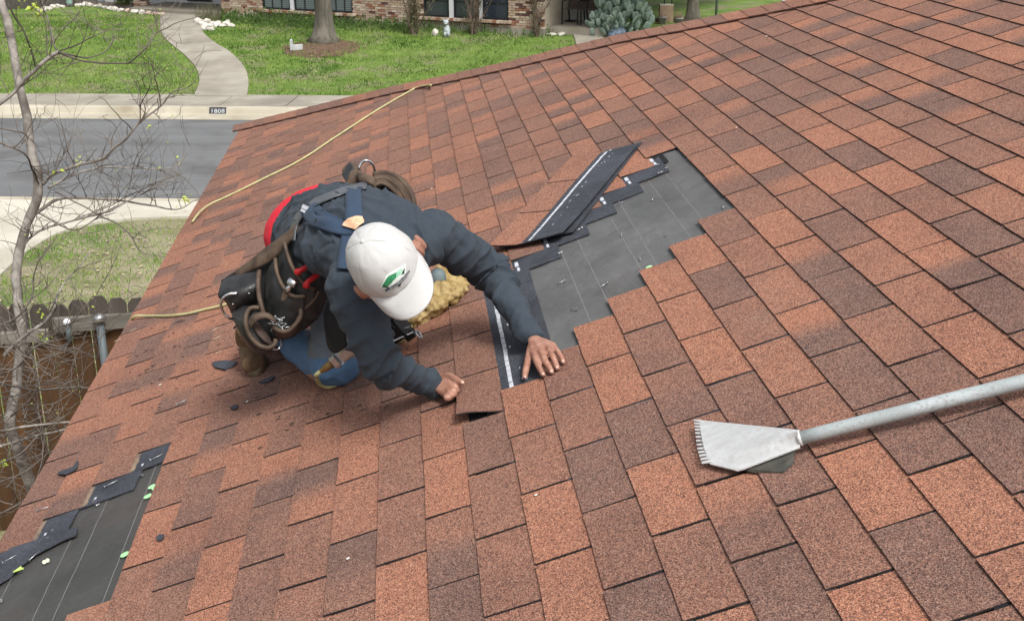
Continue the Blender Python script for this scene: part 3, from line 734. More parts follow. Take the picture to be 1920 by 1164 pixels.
# ------------------------------------------------------------------ bare tree beside the roof
M_BARK = noisy('pale_bark', (.18, .16, .14), (.38, .35, .315), 16, .9, .6, .004, bscale=45, c3=(.10, .085, .07), scale3=5)
M_TWIG = noisy('twig_bark', (.065, .052, .045), (.20, .175, .15), 3.2, .85, .3, .001)
M_LEAF = noisy('young_leaf', (.30, .42, .05), (.48, .56, .10), 12, .55, .1)
tree = thing('bare_tree', 'nearly leafless young tree with pale trunk and tangled twigs beside the roof eave', 'tree', (-2.95, 6.9, .4))
rw = random.Random(21)
def pxl(L, dep, r0, r1, wob=0):
    n = len(L); P = []; 
    for i, q in enumerate(L):
        dd = dep[0] + (dep[1]-dep[0])*i/(n-1) + (rw.uniform(-wob, wob) if 0 < i < n-1 else 0); P.append(atd(q[0], q[1], dd))
    P = spline(P, 5); n = len(P)
    for i in range(1, n-1): P[i] = P[i] + Vector((noise.noise(P[i]*9), noise.noise(P[i]*9+Vector((5,5,5))), noise.noise(P[i]*9+Vector((9,1,5)))))*.010
    R = [.8*(r0+(r1-r0)*i/(n-1))*(1+.12*noise.noise(P[i]*14)) for i in range(n)]
    return P, R
TR = [(0,-40),(3,0),(20,70),(35,150),(50,215),(60,290),(72,345),(62,390),(45,440),(32,490),(32,560),(40,620),(34,700),(18,800)]
P, R = pxl(TR, (7.0, 7.0), .028, .036); P += [Vector((-2.93, 6.9, 1.2)), Vector((-2.95, 6.9, .35))]; R += [.042, .055]
mb = MB(); mb.tube(P, R, 12); mb.obj('trunk', M_BARK, tree, True)
BR = [([(-10,205),(35,165),(70,128),(110,98)], .014, .013, (6.9, 6.8)), ([(110,98),(150,82),(185,65),(205,57),(235,58)], .006, .002, (6.8, 6.9)),
 ([(110,98),(130,107),(165,116),(235,118),(265,98),(290,68),(310,52),(335,42),(368,34)], .008, .0022, (6.8, 6.5)), ([(110,98),(98,70),(88,28),(82,8),(90,-15)], .007, .003, (6.8, 7)),
 ([(110,100),(150,107),(190,103),(210,78),(212,50)], .007, .002, (6.8, 7.1)), ([(80,345),(100,326),(150,308),(190,298),(215,278),(245,250),(262,230),(300,200),(325,175),(362,157),(392,112)], .015, .002, (7, 6.6)),
 ([(90,352),(130,330),(180,316),(240,315),(310,318),(340,303),(362,268)], .010, .0018, (7, 7.2)), ([(325,320),(350,338),(370,358),(375,382)], .005, .002, (7.2, 7.1)),
 ([(62,405),(110,374),(200,373),(280,385),(330,392),(372,374)], .013, .003, (7, 7.1)), ([(262,232),(266,195),(278,165),(292,152)], .005, .0015, (6.7, 6.6)),
 ([(-10,238),(40,248),(55,262)], .006, .004, (6.7, 7)), ([(-10,262),(45,288),(62,320),(74,345)], .007, .006, (6.6, 7)), ([(15,8),(40,50),(52,78),(66,126)], .007, .005, (6.6, 6.8)),
 ([(32,480),(60,442),(100,424),(200,396),(262,365),(330,335)], .010, .003, (7, 6.9)), ([(62,395),(140,430),(200,395),(300,345),(330,300)], .006, .002, (7, 7.4)),
 ([(340,325),(290,345),(230,372),(160,410),(90,470)], .005, .0022, (7.2, 6.6)), ([(235,430),(262,470),(300,480),(352,500)], .004, .0018, (6.7, 6.7)), ([(105,360),(180,400),(235,430),(262,470)], .006, .004, (7, 6.8)),
 ([(8,668),(45,632),(75,610),(95,585),(105,560),(112,545),(130,520),(170,470)], .014, .004, (6.7, 6.9)), ([(-5,615),(35,590),(60,555),(62,530),(70,500),(110,440)], .008, .003, (6.5, 6.8)),
 ([(-5,702),(30,690),(60,655),(85,645),(135,655),(178,670),(186,666)], .008, .003, (6.6, 6.5)), ([(-5,718),(60,731),(110,727),(176,728)], .009, .006, (6.6, 6.6)), ([(-5,808),(60,798),(138,790)], .010, .006, (6.4, 6.5)),
 ([(-5,838),(60,818),(134,803)], .010, .006, (6.3, 6.5)), ([(-5,965),(54,930),(80,861),(82,810),(70,760)], .006, .003, (6.2, 6.5)), ([(-5,870),(40,850),(80,812),(110,800)], .006, .003, (6.2, 6.5)),
 ([(30,690),(70,640),(120,610),(180,590),(235,560)], .006, .002, (6.9, 6.6)), ([(40,620),(90,640),(140,600),(200,520),(235,440)], .005, .002, (7, 6.7)), ([(-5,905),(50,880),(90,850),(130,830)], .005, .002, (6.2, 6.4)), ([(20,780),(60,740),(70,700),(50,650)], .006, .003, (6.5, 6.6))]
ends = []; twigs = MB()
for L, r0_, r1_, dep in BR:
    P, R = pxl(L, dep, r0_, r1_, .05); mb = MB(); mb.tube(P, R, 7); mb.obj('branch', M_BARK if r0_ > .0095 else M_TWIG, tree, True)
    for i in range(2, len(P)-1):
        if rw.random() < .36: ends.append((P[i], (P[i+1]-P[i]).normalized(), min(R[i]*.6, .0035), 0))
def twig(P, d, r, lv):
    pts = [P]; R = [r]; n = rw.randint(4, 8); L = rw.uniform(.015, .05)*(1 if lv < 2 else .7)
    bend = Vector((rw.uniform(-1,1), rw.uniform(-1,1), rw.uniform(-.3, .9)))*.28
    for i in range(n):
        d = (d + bend*.5 + Vector((rw.uniform(-1,1), rw.uniform(-1,1), rw.uniform(-1,1)))*.22).normalized(); pts.append(pts[-1]+d*L); R.append(r*(1-.75*(i+1)/n)+.0004)
        if lv < 2 and rw.random() < .26: ends.append((pts[-1], (d+Vector((rw.uniform(-1,1), rw.uniform(-1,1), rw.uniform(-1,1)))*.9).normalized(), R[-1]*.75, lv+1))
    x, y, _ = project(pts[-1])
    if x > 385 or (y > 240 and x > 450-(y-240)*.56-6): return None
    twigs.tube(pts, R, 4); return pts[-1]
tips = []; k = 0
while k < len(ends) and k < 900:
    P, d, r, lv = ends[k]; k += 1
    side = Vector((rw.uniform(-1,1), rw.uniform(-1,1), rw.uniform(-.5,1))); q = twig(P, (d*.5+side*.8).normalized(), max(r, .0011), lv)
    if q: tips.append(q)
# thicket of twigs low on the left
for i in range(330):
    P = atd(rw.uniform(-30, 150), rw.uniform(600, 960), rw.uniform(6.1, 6.9)); x, y, _ = project(P)
    if x > 0 and x > 300-(y-500)*.55: continue
    d = Vector((rw.uniform(-1,1), rw.uniform(-.5,.5), rw.uniform(-.5,.6))).normalized(); twig(P, d, rw.uniform(.0014, .0036), 1)
stuff(twigs.obj('twigs', M_TWIG, tree))
mb = MB()
def leaf(P, s):
    a = Vector((rw.uniform(-1,1), rw.uniform(-1,1), rw.uniform(-1,.3))).normalized(); b_ = a.orthogonal().normalized(); n_ = a.cross(b_)*.18
    mb.add([P, P+a*s*.35+b_*s*.3+n_*s, P+a*s, P+a*s*.35-b_*s*.3+n_*s], [(0,1,2),(0,2,3)])
for (x, y, n, s) in ((62,8,14,.035),(70,22,10,.03),(40,4,6,.03),(76,588,6,.03),(75,632,5,.025),(90,634,5,.02),(282,235,4,.02),(352,372,12,.022),(340,380,8,.02),(8,868,14,.03),(20,990,6,.03),(150,300,4,.015),(148,305,3,.02),(108,323,2,.03),(330,300,4,.015)):
    for i in range(n): leaf(atd(x+rw.uniform(-7,7), y+rw.uniform(-8,8), 6.75), s*rw.uniform(.6, 1.2))
for q in tips:
    if rw.random() < .12: leaf(q, rw.uniform(.008, .016))
stuff(mb.obj('leaves', M_LEAF, tree))
# ------------------------------------------------------------------ across the street: trees, shrubs, garden things
M_BK2 = noisy('grey_bark', (.085, .078, .06), (.17, .155, .125), 7, .95, .9, .02, bscale=14, stretch=(1, 1, .25))
def limb(mb, P, d, r, n, lv, rr):
    pts = [P]; R = [r]
    for i in range(n):
        d = (d+Vector((rr.uniform(-1,1), rr.uniform(-1,1), rr.uniform(-.2,.6)))*.16).normalized(); pts.append(pts[-1]+d*.35); R.append(r*(1-.6*(i+1)/n))
        if lv < 2 and i > 0 and rr.random() < .6: limb(mb, pts[-1], (d+Vector((rr.uniform(-1,1), rr.uniform(-1,1), .2))*.8).normalized(), R[-1]*.6, n-1, lv+1, rr)
    mb.tube(pts, R, 6)
def big_trunk(base, top, r, label, cat='tree'):
    t = thing('tree', label, cat, tuple(base)); mb = MB(); rr = random.Random(int(abs(base.x)*100))
    P = []; R = []
    for i in range(15):
        z = i/14; P.append(base.lerp(top, z)-Vector((0,0,.08))*(1-z)); R.append(r*(1+1.1*math.exp(-z*22)+.35*math.exp(-z*7)-.12*z))
    mb.tube(P, R, 14)
    for i, v in enumerate(mb.v):
        q = Vector(v); a = math.atan2(q.y-base.y, q.x-base.x); k = .03*r*noise.noise(q*4); d_ = Vector((math.cos(a), math.sin(a), 0)); mb.v[i] = tuple(q+d_*(r*.14*noise.noise(Vector((a*2.2, q.z*.5, 3)))*math.exp(-(q.z-base.z)*1.2)+k*3))
    mb.obj('trunk', M_BK2, t, True); cr = MB()
    for i in range(6): limb(cr, top, Vector((math.cos(i*1.05+rr.random()), math.sin(i*1.05), .9)).normalized(), r*.45, 6, 0, rr)
    cr.obj('crown', M_BK2, t, True); return t
b1 = gl(608, 78); big_trunk(b1, b1+Vector((.1, 0, 3.6)), .225, 'stout grey tree trunk growing from bare mulch in front of the brick house window')
b2 = gl(1299, 41); big_trunk(b2, b2+Vector((-.1, 0, 3.6)), .15, 'slim dark tree trunk on the grass at the far right beyond the planters')
P = gl(602, 92); mb = MB(); n = 26; V = [P+Vector((0,0,.05))]; 
for i in range(n):
    a = i/n*6.283; r = 1+.18*noise.noise(Vector((math.cos(a)*2, math.sin(a)*2, 1))); q = P+Vector((1.05*r*math.cos(a), 1.0*r*math.sin(a), 0)); q.z = lawnz(q)+.012; V.append(q)
mb.add(V, [(0, i+1, (i+1) % n+1) for i in range(n)]); struct(mb.obj('bare_soil', noisy('mulch', (.085,.05,.03), (.17,.11,.075), 9, .95, .9, .03)))
# chips of mulch
mb = MB(); rr = random.Random(31)
for i in range(900):
    a = rr.random()*6.28; r = rr.random()**.6*1.25; q = P+Vector((r*math.cos(a), r*math.sin(a), 0)); q.z = lawnz(q)+.03; s = rr.uniform(.02, .05)
    mb.add([q+Vector((rr.uniform(-s,s), rr.uniform(-s,s), rr.uniform(-.01,.02))) for _ in range(3)], [(0,1,2)])
tag(mb.obj('mulch_chips', noisy('chips', (.16,.10,.065), (.28,.2,.14), 7)), 'brown mulch chips and dead leaves round the stout trunk', 'mulch', kind='stuff')
M_STEM = noisy('brown_stems', (.085,.06,.045), (.20,.15,.115), 9); M_HBUSH = noisy('dusty_leaves', (.07,.085,.04), (.15,.13,.08), 9)
def bare_shrub(x, y, w, n, label, green, seed, leaves=240):
    t = thing('shrub', label, 'shrub', tuple(gl(x, y)), 'bare shrubs along the brick wall'); B = gl(x, y); mb = MB(); lf = MB(); rr = random.Random(seed)
    for i in range(n):
        a = rr.random()*6.28; P = B+Vector((math.cos(a)*.07, math.sin(a)*.05, 0)); d = Vector((rr.uniform(-1,1)*w, rr.uniform(-.3,.3), 1.1)).normalized(); pts = [P]; R = [rr.uniform(.012, .028)]
        for k in range(9):
            d = (d+Vector((rr.uniform(-1,1)*.25, rr.uniform(-1,1)*.25, .12))).normalized(); pts.append(pts[-1]+d*.22); R.append(R[0]*(1-.08*(k+1)))
            for _ in range(3):
                e = (d+Vector((rr.uniform(-1,1), rr.uniform(-1,1), rr.uniform(-.2,.8)))*1.1).normalized(); q = pts[-1]; mb.tube([q, q+e*.12, q+e*.2+Vector((rr.uniform(-.06,.06),0,.08))], [.006,.004,.002], 3)
            for _ in range(int(leaves/(9*n))):
                q = pts[-1]+Vector((rr.uniform(-1,1)*.17, rr.uniform(-1,1)*.15, rr.uniform(-1,1)*.15)); s = .035; lf.add([q+Vector((rr.uniform(-s,s), rr.uniform(-s,s), rr.uniform(-s,s))) for _ in range(3)], [(0,1,2)])
        mb.tube(pts, R, 5)
    mb.obj('stems', M_STEM, t)
    if leaves: stuff(lf.obj('leaves', M_HBUSH if not green else noisy('green_shrub_leaves', (.06,.085,.03), (.13,.14,.06), 8), t))
bare_shrub(776, 66, .33, 14, 'wide brown twiggy shrub growing left of the three-pane window', True, 1, 1500)
bare_shrub(888, 66, .16, 12, 'narrow brown twiggy shrub standing in front of the three-pane window', False, 2, 500)
bare_shrub(1008, 70, .26, 9, 'open bare-stemmed shrub at the right corner of the brick wall', False, 3, 250)
# low weeds along the foundation
mb = MB(); rr = random.Random(77)
for i in range(5200):
    x = rr.uniform(415, 1040); yb = 36 + (x-417)*.046 + rr.uniform(-1, 13); P = gl(x, yb)
    dn = .9 if x < 600 else (.75 if x < 760 else .22)
    if rr.random() > dn*(1.1-.08*max(0, yb-36-(x-417)*.046)): continue
    h = rr.uniform(.08, .28)*(1.15 if x < 600 else .9)*max(.3, 1.2-.09*max(0, yb-36-(x-417)*.046)); s = .05; q = P+Vector((rr.uniform(-.05,.05), 0, h))
    mb.add([P+Vector((-.02,0,0)), P+Vector((.02,0,0)), q], [(0,1,2)]); mb.add([q+Vector((rr.uniform(-s,s), rr.uniform(-s,s), rr.uniform(-s,s))) for _ in range(3)], [(0,1,2)])
tag(mb.obj('weeds', noisy('weed_green', (.045,.085,.018), (.10,.17,.04), 3)), 'low dark green weeds along the foot of the brick wall', 'weeds', kind='stuff')
M_STONE = noisy('white_limestone', (.46,.43,.37), (.66,.63,.57), 6, .9, .4); M_STP = noisy('pinkish_stone', (.42,.32,.25), (.52,.42,.34), 6, .9, .4)
def rock(P, r, label, name='border_stone', group='white stones edging the flower bed', m=None, seed=0):
    mb = MB(); mb.ico(P+Vector((0,0,r[2]*.6)), r, 2, .35, Matrix.Rotation(seed*1.3, 3, 'Z')); o = mb.obj(name, m or M_STONE); tag(o, label, 'stone', group); return o
ORD = 'first second third fourth fifth sixth seventh eighth ninth tenth eleventh twelfth thirteenth fourteenth fifteenth sixteenth seventeenth eighteenth nineteenth twentieth twenty-first twenty-second twenty-third'.split()
edge = [(78,22),(84,20),(92,20),(100,17),(108,16),(116,15),(145,13),(152,12),(160,11),(169,13),(178,14),(187,15),(197,17),(207,19),(216,21),(227,22),(239,24),(253,26),(267,28),(279,28),(291,29),(303,29)]
for i, (x, y) in enumerate(edge):
    rock(gl(x, y), (random.uniform(.09,.15), .10, random.uniform(.055,.10)), ORD[i]+' stone from the left in the pale border edging the flower bed', seed=i, m=M_STP if i > 18 or i == 16 else None)
for i, (x, y) in enumerate(sorted([(372,44),(378,48),(385,52),(392,54),(398,50),(404,52),(389,46),(410,48),(417,51),(425,47),(433,51),(383,57),(394,58),(427,44)])):
    rock(gl(x, y), (random.uniform(.08,.16), .09, random.uniform(.06,.12)), ORD[i]+' white rock from the left in the heap beside the entry path', 'rock', 'white rocks heaped by the entry path', seed=i*2)
rock(gl(816, 67), (.10,.08,.12), 'single small white stone on the grass left of the grey garden statue', 'stone', None, seed=2)
for i, (x, y, rx) in enumerate([(1034, 67, .16), (1053, 66, .22)]): rock(gl(x, y), (rx, .1, .05), ['short flat white stone beside the right corner shrub', 'long flat white stone at the foot of the right porch'][i], 'stone', None, seed=i)
P = gl(550, 95); mb = MB(); mb.box(P+Vector((.10,0,.07)), (.15,.02,0), (-.01,.08,0), (0,0,.075)); mb.box(P+Vector((-.04,0,.13)), (.03,0,0), (0,.08,0), (0,0,.13)); mb.ico(P+Vector((-.04,0,.27)), (.035,.05,.03), 2)
tag(mb.obj('garden_ornament', noisy('grey_white_block', (.42,.44,.44), (.58,.6,.6), 7)), 'small grey and white block on the grass left of the stout trunk', 'ornament')
P = gl(838, 70); t = thing('garden_statue', 'small grey and white animal statue on the grass below the three-pane window', 'statue', tuple(P)); ms = noisy('speckled_plaster', (.22,.26,.28), (.58,.62,.64), 22)
mb = MB(); mb.ico(P+Vector((0,0,.17)), (.10,.09,.18), 2, .15); mb.ico(P+Vector((-.05,-.07,.08)), (.04,.06,.07), 2); mb.ico(P+Vector((.05,-.07,.08)), (.04,.06,.07), 2); mb.obj('torso', ms, t, True)
mb = MB(); mb.ico(P+Vector((-.02,-.03,.40)), (.08,.08,.08), 2, .1); mb.ico(P+Vector((-.08,-.03,.47)), (.02,.02,.045), 2); mb.ico(P+Vector((.04,-.03,.47)), (.02,.02,.045), 2); mb.ico(P+Vector((-.02,-.11,.38)), (.035,.04,.03), 2); mb.obj('head', ms, t, True)
# prickly pear
M_PAD = noisy('cactus_pad', (.17,.235,.19), (.30,.38,.32), 5, .6, .3, .006, bscale=30)
cx = gl(1163, 68); cac = thing('prickly_pear', 'big grey-green prickly pear cactus beside the right porch', 'cactus', tuple(cx)); rr = random.Random(12)
pads = []
for s in range(4):
    mb = MB(); a, b_ = .062+.008*s, .115+.012*s; mb.ico((0,0,b_), (a, .018, b_), 2, .12); me = mb.mesh(True); me.materials.append(M_PAD); pads.append((me, b_*2))
npad = 0
while npad < 286:
    a = rr.uniform(-1, 1); b_ = rr.uniform(-1, .6); h = rr.random()**.8; rad = math.sqrt(a*a+b_*b_)
    if rad > math.sqrt(max(0, 1.05-(h*.95)**2)) or (rad < .45 and h < .6): continue
    p = cx + Vector((a*.84, .15+b_*.62, h*1.22-.02)); p.z += lawnz(p)-cx.z; me, L = pads[rr.randrange(4)]
    o = bpy.data.objects.new('pad', me); COL.objects.link(o); o.parent = cac; o.matrix_parent_inverse = cac.matrix_basis.inverted()
    M = Matrix.Translation(p) @ Matrix.Rotation(rr.uniform(-.9, .9), 4, 'Z') @ Matrix.Rotation(-b_*.5+rr.uniform(-.3,.3), 4, 'X') @ Matrix.Rotation(a*.6*(1.2-h)+rr.uniform(-.3,.3), 4, 'Y'); o.matrix_basis = M @ Matrix.Scale(rr.uniform(.8, 1.15), 4); npad += 1
P = gl(1158, 74); mb = MB(); mb.ico(P+Vector((0,0,.12)), (.30,.2,.16), 3, .5); tag(mb.obj('bag', noisy('blue_grey_plastic', (.05,.07,.10), (.16,.21,.27), 9, .4), None, True), 'crumpled dark blue-grey bag in front of the cactus', 'bag')
P = gl(1180, 73); mb = MB(); mb.ico(P+Vector((0,0,.06)), (.10,.08,.09), 2, .6); tag(mb.obj('rag', noisy('turquoise_plastic', (.05,.25,.30), (.10,.38,.42), 9, .4), None, True), 'small turquoise scrap lying right of the dark bag under the cactus', 'scrap')
# porch chairs
M_SLING = noisy('brown_sling', (.075,.055,.045), (.11,.085,.07), 20); M_CF = mat('chair_frame', (.02,.02,.022), .45)
def chair(P, label, first):
    t = thing('patio_chair', label, 'chair', tuple(P), 'brown sling chairs on the right porch'); X, Y = hx, hy; Z = Vector((0,0,1))
    mb = MB(); mb.prism([P+X*.25-Y*.25+Z*.42, P-X*.25-Y*.25+Z*.42, P-X*.25+Y*.2+Z*.39, P+X*.25+Y*.2+Z*.39], Z*.015); mb.obj('seat', M_SLING, t)
    mb = MB(); mb.prism([P+X*.25+Y*.2+Z*.41, P-X*.25+Y*.2+Z*.41, P-X*.25+Y*.38+Z*1.05, P+X*.25+Y*.38+Z*1.05], Y*.012); mb.obj('backrest', M_SLING, t)
    for a in (-1, 1):
        mb = MB(); mb.tube([P+X*a*.28-Y*.28, P+X*a*.28-Y*.26+Z*.64, P+X*a*.28+Y*.3+Z*.66], .024, 6); mb.obj('leg', M_CF, t)
        mb = MB(); mb.tube([P+X*a*.28+Y*.32, P+X*a*.27+Y*.2+Z*.41, P+X*a*.27+Y*.38+Z*1.06], .024, 6); mb.obj('leg', M_CF, t)
    return t
pz = .862
def gz(x, y, z): return gr(x, y, z)
chair(gz(1072, 47, pz)+hy*.25, 'left of the two brown sling chairs on the porch beside the cactus', True)
chair(gz(1101, 48, pz)+hy*.25, 'right brown sling chair on the porch, partly behind the cactus', False)
# planters and post on the right
M_POT = noisy('grey_pot', (.20,.19,.19), (.30,.28,.27), 6); M_DEAD = noisy('dead_plant', (.16,.11,.07), (.26,.19,.13), 9)
for i, (x, y) in enumerate(((1241, 46), (1272, 48))):
    P = gl(x, y); t = thing('planter', ['left round grey planter with dead stems beside the brown box', 'right round grey planter with a dead brown plant'][i], 'planter', tuple(P), None); mb = MB()
    mb.tube([P, P+Vector((0,0,.18)), P+Vector((0,0,.185)), P+Vector((0,0,.22)), P+Vector((0,0,.19))], [.10,.125,.145,.145,.12], 14); mb.obj('pot', M_POT, t, True)
    mb = MB()
    for k in range(60 if i else 20):
        q = P+Vector((rr.uniform(-.08,.08), rr.uniform(-.08,.08), .18)); e = q+Vector((rr.uniform(-.13,.13), rr.uniform(-.1,.1), rr.uniform(.06,.24))); mb.tube([q, (q+e)/2+Vector((.01,0,.02)), e], [.006,.005,.003], 3)
    mb.obj('stems', M_DEAD, t)
P = gl(1250, 44)+Vector((0,.25,0)); t = thing('wooden_box', 'tan box planter with a metal frame behind the left round planter', 'box', tuple(P))
mb = MB(); mb.prism([P+Vector((-.2,-.15,0)), P+Vector((.2,-.15,0)), P+Vector((.2,.15,0)), P+Vector((-.2,.15,0))], (0,0,.5)); mb.obj('box', noisy('tan_wood', (.26,.18,.12), (.34,.25,.17), 5), t)
mb = MB(); mb.tube([P+Vector((-.06,0,.5)), P+Vector((-.06,0,1.5))], .018, 6); mb.tube([P+Vector((.16,0,.5)), P+Vector((.16,0,1.5))], .018, 6); mb.tube([P+Vector((-.06,0,1.5)), P+Vector((.16,0,1.5))], .018, 6); mb.obj('frame', M_CF, t)
mb = MB(); mb.prism([P+Vector((-.2,-.15,.5)), P+Vector((.2,-.15,.5)), P+Vector((.2,.15,.5)), P+Vector((-.2,.15,.5))], (0,0,.02)); mb.obj('lid', M_CONC2, t)
P = gl(1342, 40); mb = MB(); mb.tube([P, P+Vector((0,0,2.4))], .035, 10); po = mb.obj('post', noisy('green_grey_post', (.13,.17,.16), (.18,.22,.21), 4), None, True); tag(po, 'slim green-grey metal post on the grass at the far right', 'post')
mb = MB(); mb.prism([P+Vector((-.036,-.036,2.38)), P+Vector((.036,-.036,2.38)), P+Vector((.036,.036,2.38)), P+Vector((-.036,.036,2.38))], (0,0,.03)); mb.obj('cap', M_CF, po)
A, B = gl(1214, 43)+Vector((0,.1,0)), gl(1330, 44)+Vector((0,.1,0)); mb = MB(); mb.prism([A, B, B+Vector((0,.08,0)), A+Vector((0,.08,0))], (0,0,.10)); tag(mb.obj('edging', noisy('dark_edging', (.06,.05,.04), (.11,.09,.07), 4)), 'dark timber edging along the bed behind the grey planters', 'edging')
P = gl(1469, 8); mb = MB(); mb.box(P+Vector((0,0,.4)), (.07,0,0), (0,.07,0), (0,0,.6)); mb.box(P+Vector((0,0,1.02)), (.09,0,0), (0,.09,0), (0,0,.03)); tag(mb.obj('fence_post', M_WHT), 'white square post at the top right above the roof hip', 'post')
# flower bed, low wall and pots at the top left
bed = [gl(x, y) for x, y in edge]; bk = [p+Vector((0.2, 3.2, 0)) for p in bed]; V = []
for p, q in zip(bed, bk): q.z = lawnz(q)+.03; V += [p+Vector((0,.05,.03)), q]
struct(link('flower_bed', mesh(V, [(2*i, 2*i+2, 2*i+3, 2*i+1) for i in range(len(bed)-1)]), noisy('bed_soil', (.06,.05,.04), (.12,.10,.08), 7, .95, .8, .03)))
A = gl(-60, 24); B = gl(144, 10); t = thing('board_fence', 'dark grey board fence behind the flower bed at the top left corner', 'fence', tuple(A)); n = 34; D_ = (B-A); D_.z = 0; dl = D_.length/n; dd = D_.normalized(); mg = noisy('dark_boards', (.05,.045,.042), (.10,.09,.085), 5, stretch=(1,1,.2))
for i in range(n):
    mb = MB(); c = A+dd*dl*(i+.5)+Vector((0,.05*(i % 2)*.2,.9)); mb.box(c, dd*dl*.47, Vector((-dd.y,dd.x,0))*.012, Vector((0,0,.9))); mb.obj('board', mg, t)
P = gl(263, 19)+Vector((0,.2,0)); t = thing('brick_pillar', 'short brick pillar beside the entry at the top left', 'pillar', tuple(P))
for r_ in range(20):
    for s in (-1, 1):
        mb = MB(); mb.box(P+Vector((s*.106+(.0 if r_ % 2 else .02), 0, .03+r_*.0675)), (.1,0,0), (0,.2,0), (0,0,.029)); mb.obj('brick', M_BRK[rr.choice([0,1,2,4,3])], t)
for x, y, c1, c2, lb, s in ((131, 12, (.12,.36,.33), (.5,.6,.5), 'turquoise and cream pot in the flower bed at the top left', .12), (189, 6, (.42,.5,.58), (.62,.66,.7), 'pale blue-white pot in the flower bed at the top', .14), (276, 6, (.03,.05,.2), (.08,.1,.32), 'dark blue pot beside the short brick pillar', .09)):
    P = gl(x, y); t = thing('pot', lb, 'pot', tuple(P)); mb = MB(); mb.tube([P, P+Vector((0,0,s)), P+Vector((0,0,2*s)), P+Vector((0,0,2.3*s)), P+Vector((0,0,2.2*s))], [s*.6, s, s*.8, s*.95, s*.7], 14); mb.obj('vessel', noisy('glaze', c1, c2, 6, .35), t, True)
    mb = MB()
    for k in range(40): q = P+Vector((rr.uniform(-s,s)*.6, rr.uniform(-s,s)*.6, 2.1*s)); mb.add([q, q+Vector((.03,0,0)), q+Vector((rr.uniform(-.1,.1), rr.uniform(-.1,.1), rr.uniform(.1,.3)))], [(0,1,2)])
    mb.obj('plant', M_HBUSH, t)
P = gl(224, 14)+Vector((0,.5,0)); mb = MB()
for k in range(900):
    a = Vector((rr.gauss(0,1), rr.gauss(0,1), rr.gauss(0,1))).normalized()*rr.uniform(.5,1); q = P+Vector((a.x*.36, a.y*.3, .22+a.z*.26)); s = .045; mb.add([q+Vector((rr.uniform(-s,s), rr.uniform(-s,s), rr.uniform(-s,s))) for _ in range(3)], [(0,1,2)])
tag(mb.obj('bush', noisy('olive_leaves', (.085,.12,.02), (.17,.20,.05), 6)), 'small olive green bush in the flower bed at the top left', 'bush')
# dry twiggy plant behind the rock heap
P = gl(395, 42); mb = MB()
for k in range(120): q = P+Vector((rr.uniform(-.4,.3), rr.uniform(0,.5), 0)); e = q+Vector((rr.uniform(-.25,.25), rr.uniform(-.2,.2), rr.uniform(.15,.6))); mb.tube([q, e], [.008,.003], 3)
tag(mb.obj('dry_plant', M_HBUSH), 'dry twiggy plant behind the white rock heap', 'plant')
